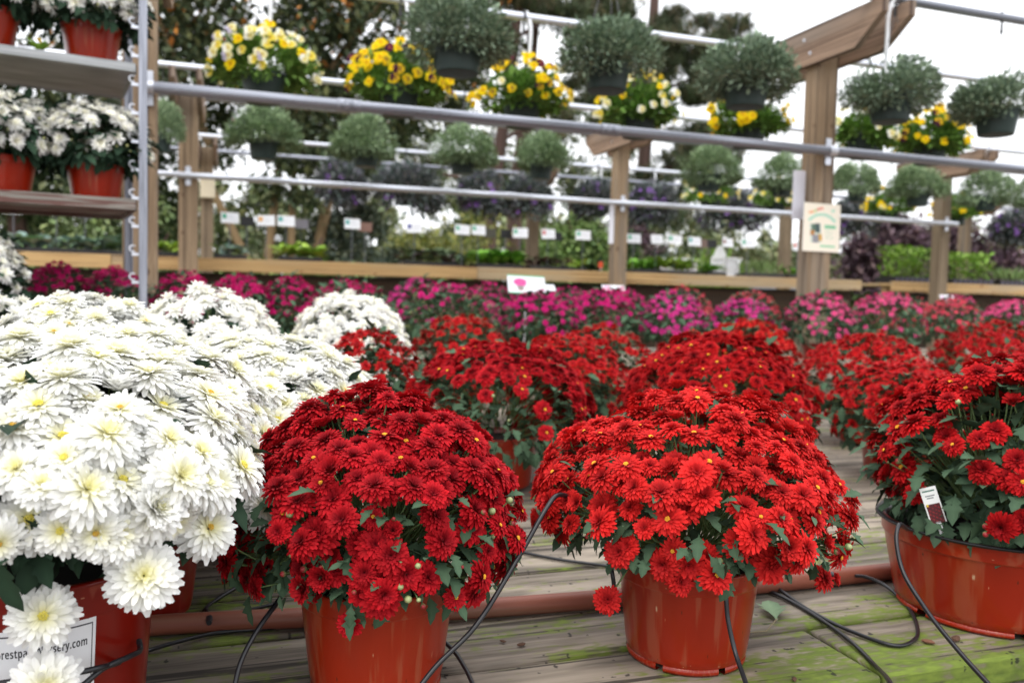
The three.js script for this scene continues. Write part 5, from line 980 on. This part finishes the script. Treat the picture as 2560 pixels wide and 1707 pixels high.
pine('right pine of a pair, dark trunk behind the nearest grey green baskets', 8.5, -25, [[[0, 0, 0], [0.0, 3.5, 0], [0.3, 7, 0.1], [0.6, 12, 0]], 0.27, 0.16], [[[0.2, 6.4, 0], [2.0, 7.0, 0.4], [3.6, 6.6, 0.6]], [[0.3, 8.4, 0], [-1.4, 9.6, 0.3], [-2.4, 9.8, 0]]], [[3.0, 6.8, 0.4, 1.3, 0.45, 0.8, 0.6], [0.8, 10.4, 0, 2.4, 1.0, 1.4, 1.4], [4.2, 9.6, 0, 1.6, 0.6, 1, 0.9]], 1700, 612);
pine('tall pine with heavy dark boughs between the two large baskets left of the poster post', 13.3, -26, [[[0, 0, 0], [0.1, 3.5, 0], [0.2, 8, 0.1], [0.4, 12, 0]], 0.30, 0.15], [[[0.2, 7.6, 0], [2.0, 8.4, 0.4], [4.2, 8.2, 0.6]], [[0.2, 6.4, 0], [1.9, 6.4, 0.3], [3.6, 5.7, 0]], [[0.2, 6.6, 0], [-1.6, 7.4, 0.3], [-2.6, 7.2, 0]], [[0.1, 5.0, 0], [1.2, 5.3, 0.3], [2.4, 4.8, 0]]], [[2.6, 9.6, 0, 2.4, 1.0, 1.2, 1.8], [3.0, 8.0, 0.4, 1.8, 0.6, 1.0, 1.3], [2.4, 6.2, 0.2, 1.4, 0.6, 0.8, 1.0], [-1.4, 7.6, 0.2, 1.4, 0.7, 0.8, 0.8], [1.2, 5.1, 0.3, 1.3, 0.6, 0.7, 0.7], [0.6, 8.8, 0, 1.6, 0.9, 1, 1], [0.8, 4.0, 0, 1.0, 0.8, 0.6, 0.6]], 4600, 613);
// bushes and small trees between the tables and the pines
function bush(name, label, x, z, blobs, n, cols, seed, o = {}) {
  const t = tree(name, label, x, z, o.cat ?? 'shrub');
  for (const s of o.stems ?? [[0, 0.3]]) part('stem', limb([[s[0], 0, 0], [s[0] * 1.1, o.sh ?? 0.8, 0.05], [s[0] + s[1], (o.sh ?? 0.8) * 2, 0]], o.sr ?? 0.04, 0.015), o.bark ?? barkDark, t);
  scatter(t, seed, blobs, n * 2.6, cols.map((c) => LV(o.len ?? 0.12, o.wid ?? 0.06, C(c[0] * 1.6, c[1] * 1.6, c[2] * 1.6))), dk, { cr: o.cr ?? 0.3, clumps: 24, hang: o.hang, rise: o.rise });
}
const GG = [[0.085, 0.105, 0.08], [0.06, 0.078, 0.062], [0.12, 0.13, 0.09]], OLV = [[0.22, 0.22, 0.07], [0.15, 0.17, 0.055], [0.26, 0.25, 0.10]], GRN = [[0.11, 0.17, 0.055], [0.08, 0.13, 0.05], [0.16, 0.21, 0.08]], PUR = [[0.075, 0.045, 0.06], [0.05, 0.032, 0.045], [0.12, 0.085, 0.10]], DKG = [[0.05, 0.07, 0.04], [0.035, 0.055, 0.035]];
bush('evergreen_shrub', 'grey green rounded evergreen behind the signs, left of centre', 2.1, -15.5, [[-0.1, 1.0, 0, 0.8, 0.9, 0.7, 1.5], [0.0, 1.9, 0, 0.55, 0.75, 0.5, 1]], 4200, GG, 621, { stems: [[0, 0.05]] });
bush('evergreen_shrub', 'second grey green evergreen, lower and right of the rounded one', 3.2, -17, [[0, 0.8, 0, 0.7, 0.8, 0.6, 1]], 2400, GG, 622);
bush('olive_shrub', 'yellow olive shrub behind the dark kale', 4.6, -18.5, [[-0.3, 1.3, 0, 0.9, 1.1, 0.6, 1], [1.2, 1.6, 0, 0.9, 1.2, 0.6, 1], [-0.8, 0.5, 0, 0.9, 0.5, 0.6, 0.8]], 2600, OLV, 623, { cr: 0.4 });
bush('green_shrub', 'mid green shrub left of the middle timber post', 7.0, -16.5, [[-0.6, 1.2, 0, 0.9, 1.2, 0.8, 1.2], [0.7, 1.0, 0, 0.9, 1.0, 0.8, 1.2], [0.1, 2.0, 0, 0.7, 0.6, 0.5, 0.8]], 4200, GRN, 624, { cr: 0.4 });
bush('green_shrub', 'low green shrub behind the lime lettuce', 1.0, -12.5, [[-0.9, 0.5, 0, 0.9, 0.7, 0.6, 1], [0.3, 0.6, 0, 0.6, 0.7, 0.5, 1]], 2200, GRN, 625);
bush('green_shrub', 'light green shrub between the left timber posts, behind the pale lettuce', -1.1, -13, [[0, 0.9, 0, 0.9, 1.0, 0.6, 1.2], [-1.0, 0.8, 0, 0.8, 0.9, 0.5, 1]], 2600, [[0.10, 0.14, 0.06], [0.13, 0.16, 0.08]], 626);
bush('weeping_shrub', 'bright green feathery weeping shrub just left of the poster post', 7.75, -12.2, [[0, 0.95, 0, 0.42, 0.65, 0.4, 1.5]], 2600, [[0.13, 0.22, 0.03], [0.10, 0.17, 0.03]], 627, { hang: true, len: 0.16, wid: 0.02 });
bush('green_shrub', 'dark green shrub behind the grassy onion seedlings', 9.2, -16, [[0, 0.9, 0, 1.1, 0.8, 0.7, 1.2], [-1.2, 1.2, 0, 0.8, 0.9, 0.6, 1]], 3000, DKG, 628);
bush('twiggy_shrub', 'brown purple twiggy shrub right of the middle timber post', 8.7, -17.5, [[0, 1.7, 0, 1.0, 0.9, 0.7, 1]], 1100, PUR, 629, { stems: [[-0.3, -0.5], [0, 0.1], [0.3, 0.6]], sh: 1.1 });
bush('purple_shrub', 'dark purple leaved shrub in the gap between the two seedling tables', 9.6, -10.6, [[0, 0.9, 0, 0.62, 0.85, 0.5, 1.4], [0.1, 1.8, 0, 0.5, 0.6, 0.4, 0.7], [-0.3, 0.45, 0, 0.5, 0.4, 0.4, 0.6]], 4200, PUR, 630, { stems: [[-0.1, -0.1], [0.15, 0.3]] });
bush('purple_shrub', 'taller dark purple shrub behind the right tray of lime green basil', 12.6, -12, [[0, 1.2, 0, 0.9, 1.0, 0.6, 1.3], [0.9, 1.6, 0, 0.7, 0.8, 0.5, 0.7], [-1.0, 1.5, 0, 0.7, 0.7, 0.5, 0.8]], 3800, PUR, 631, { stems: [[-0.2, -0.3], [0.25, 0.6], [0, 0.1]], sh: 1.0 });
bush('olive_shrub', 'dull olive hedge of shrubs behind the poster post', 13.2, -17, [[-1.6, 1.2, 0, 1.3, 1.1, 0.7, 1.2], [0.5, 1.1, 0, 1.3, 1.0, 0.7, 1.2]], 3600, [[0.10, 0.11, 0.06], [0.13, 0.125, 0.07], [0.08, 0.10, 0.05]], 632, { cr: 0.4 });
bush('green_shrub', 'low green ground plants behind the pink mums in the table gap', 7.0, -8.9, [[-0.3, 0.35, 0, 0.55, 0.35, 0.4, 1], [0.5, 0.45, 0.2, 0.45, 0.4, 0.4, 1]], 1500, GRN, 633);
{ // leafless twigs at the right
  const t = tree('bare_tree', 'thin leafless tree against the sky at the right edge', 18.6, -16), r = rng(64); part('trunk', limb([[0, 0, 0], [0.05, 1.6, 0], [0, 3.2, 0]], 0.09, 0.04), barkDark, t);
  const mb = new MB(); for (let k = 0; k < 60; k++) { const y = 1.2 + r() * 2.2, a = r() * 6.28, l = 0.6 + r() * 1.2; mb.strand([V3(0, y, 0), V3(Math.cos(a) * l * 0.5, y + l * 0.5, Math.sin(a) * l * 0.5), V3(Math.cos(a) * l * 0.8, y + l, Math.sin(a) * l * 0.8)], 0.014, 0.004, WHITE, 4); } part('twig', mb.geom(), barkDark, t, 'stuff');
}
{ // pale grey bench and roofline in the gap right of the poster
  const t = base('grey_bench', [9.9, 0, -14], 0, 'long pale grey bench top in the gap right of the poster post', 'bench'); for (let k = 0; k < 4; k++) part('slat', at(board(2.6, 0.05, 0.13, 0.006), 0, 0.98 + k * 0.03, -k * 0.14), mat.concretePad, t); for (const x of [-1.2, 1.2]) part('leg', at(board(0.08, 0.96, 0.5, 0.006), x, 0.48, -0.2), mat.concretePad, t); part('front_panel', at(board(2.6, 0.16, 0.04, 0.006), 0, 0.86, 0.07), mat.blackPlastic, t);
}
{ // far wood
  const t = base('far_treeline', [20, 0, -52], 0, 'far off line of mixed woodland along the horizon behind everything', 'woodland'); t.userData.kind = 'stuff';
  const blobs = [], r = rng(71); for (let k = 0; k < 44; k++) { const x = -52 + k * 2.7; blobs.push([x, 1.6 + r() * 0.8, (r() - 0.5) * 6, 2.2, 2.0 + r() * 1.2, 1.6, 1.2]); if (r() < 0.8) blobs.push([x + 1, 4.0 + r() * 1.6, (r() - 0.5) * 5, 1.8, 1.5 + r(), 1.4, 0.9]); }
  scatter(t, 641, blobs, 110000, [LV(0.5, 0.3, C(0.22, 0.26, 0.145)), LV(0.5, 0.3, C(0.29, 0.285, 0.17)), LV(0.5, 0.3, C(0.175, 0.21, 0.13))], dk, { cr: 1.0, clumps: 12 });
}

renderer.render(scene, camera);
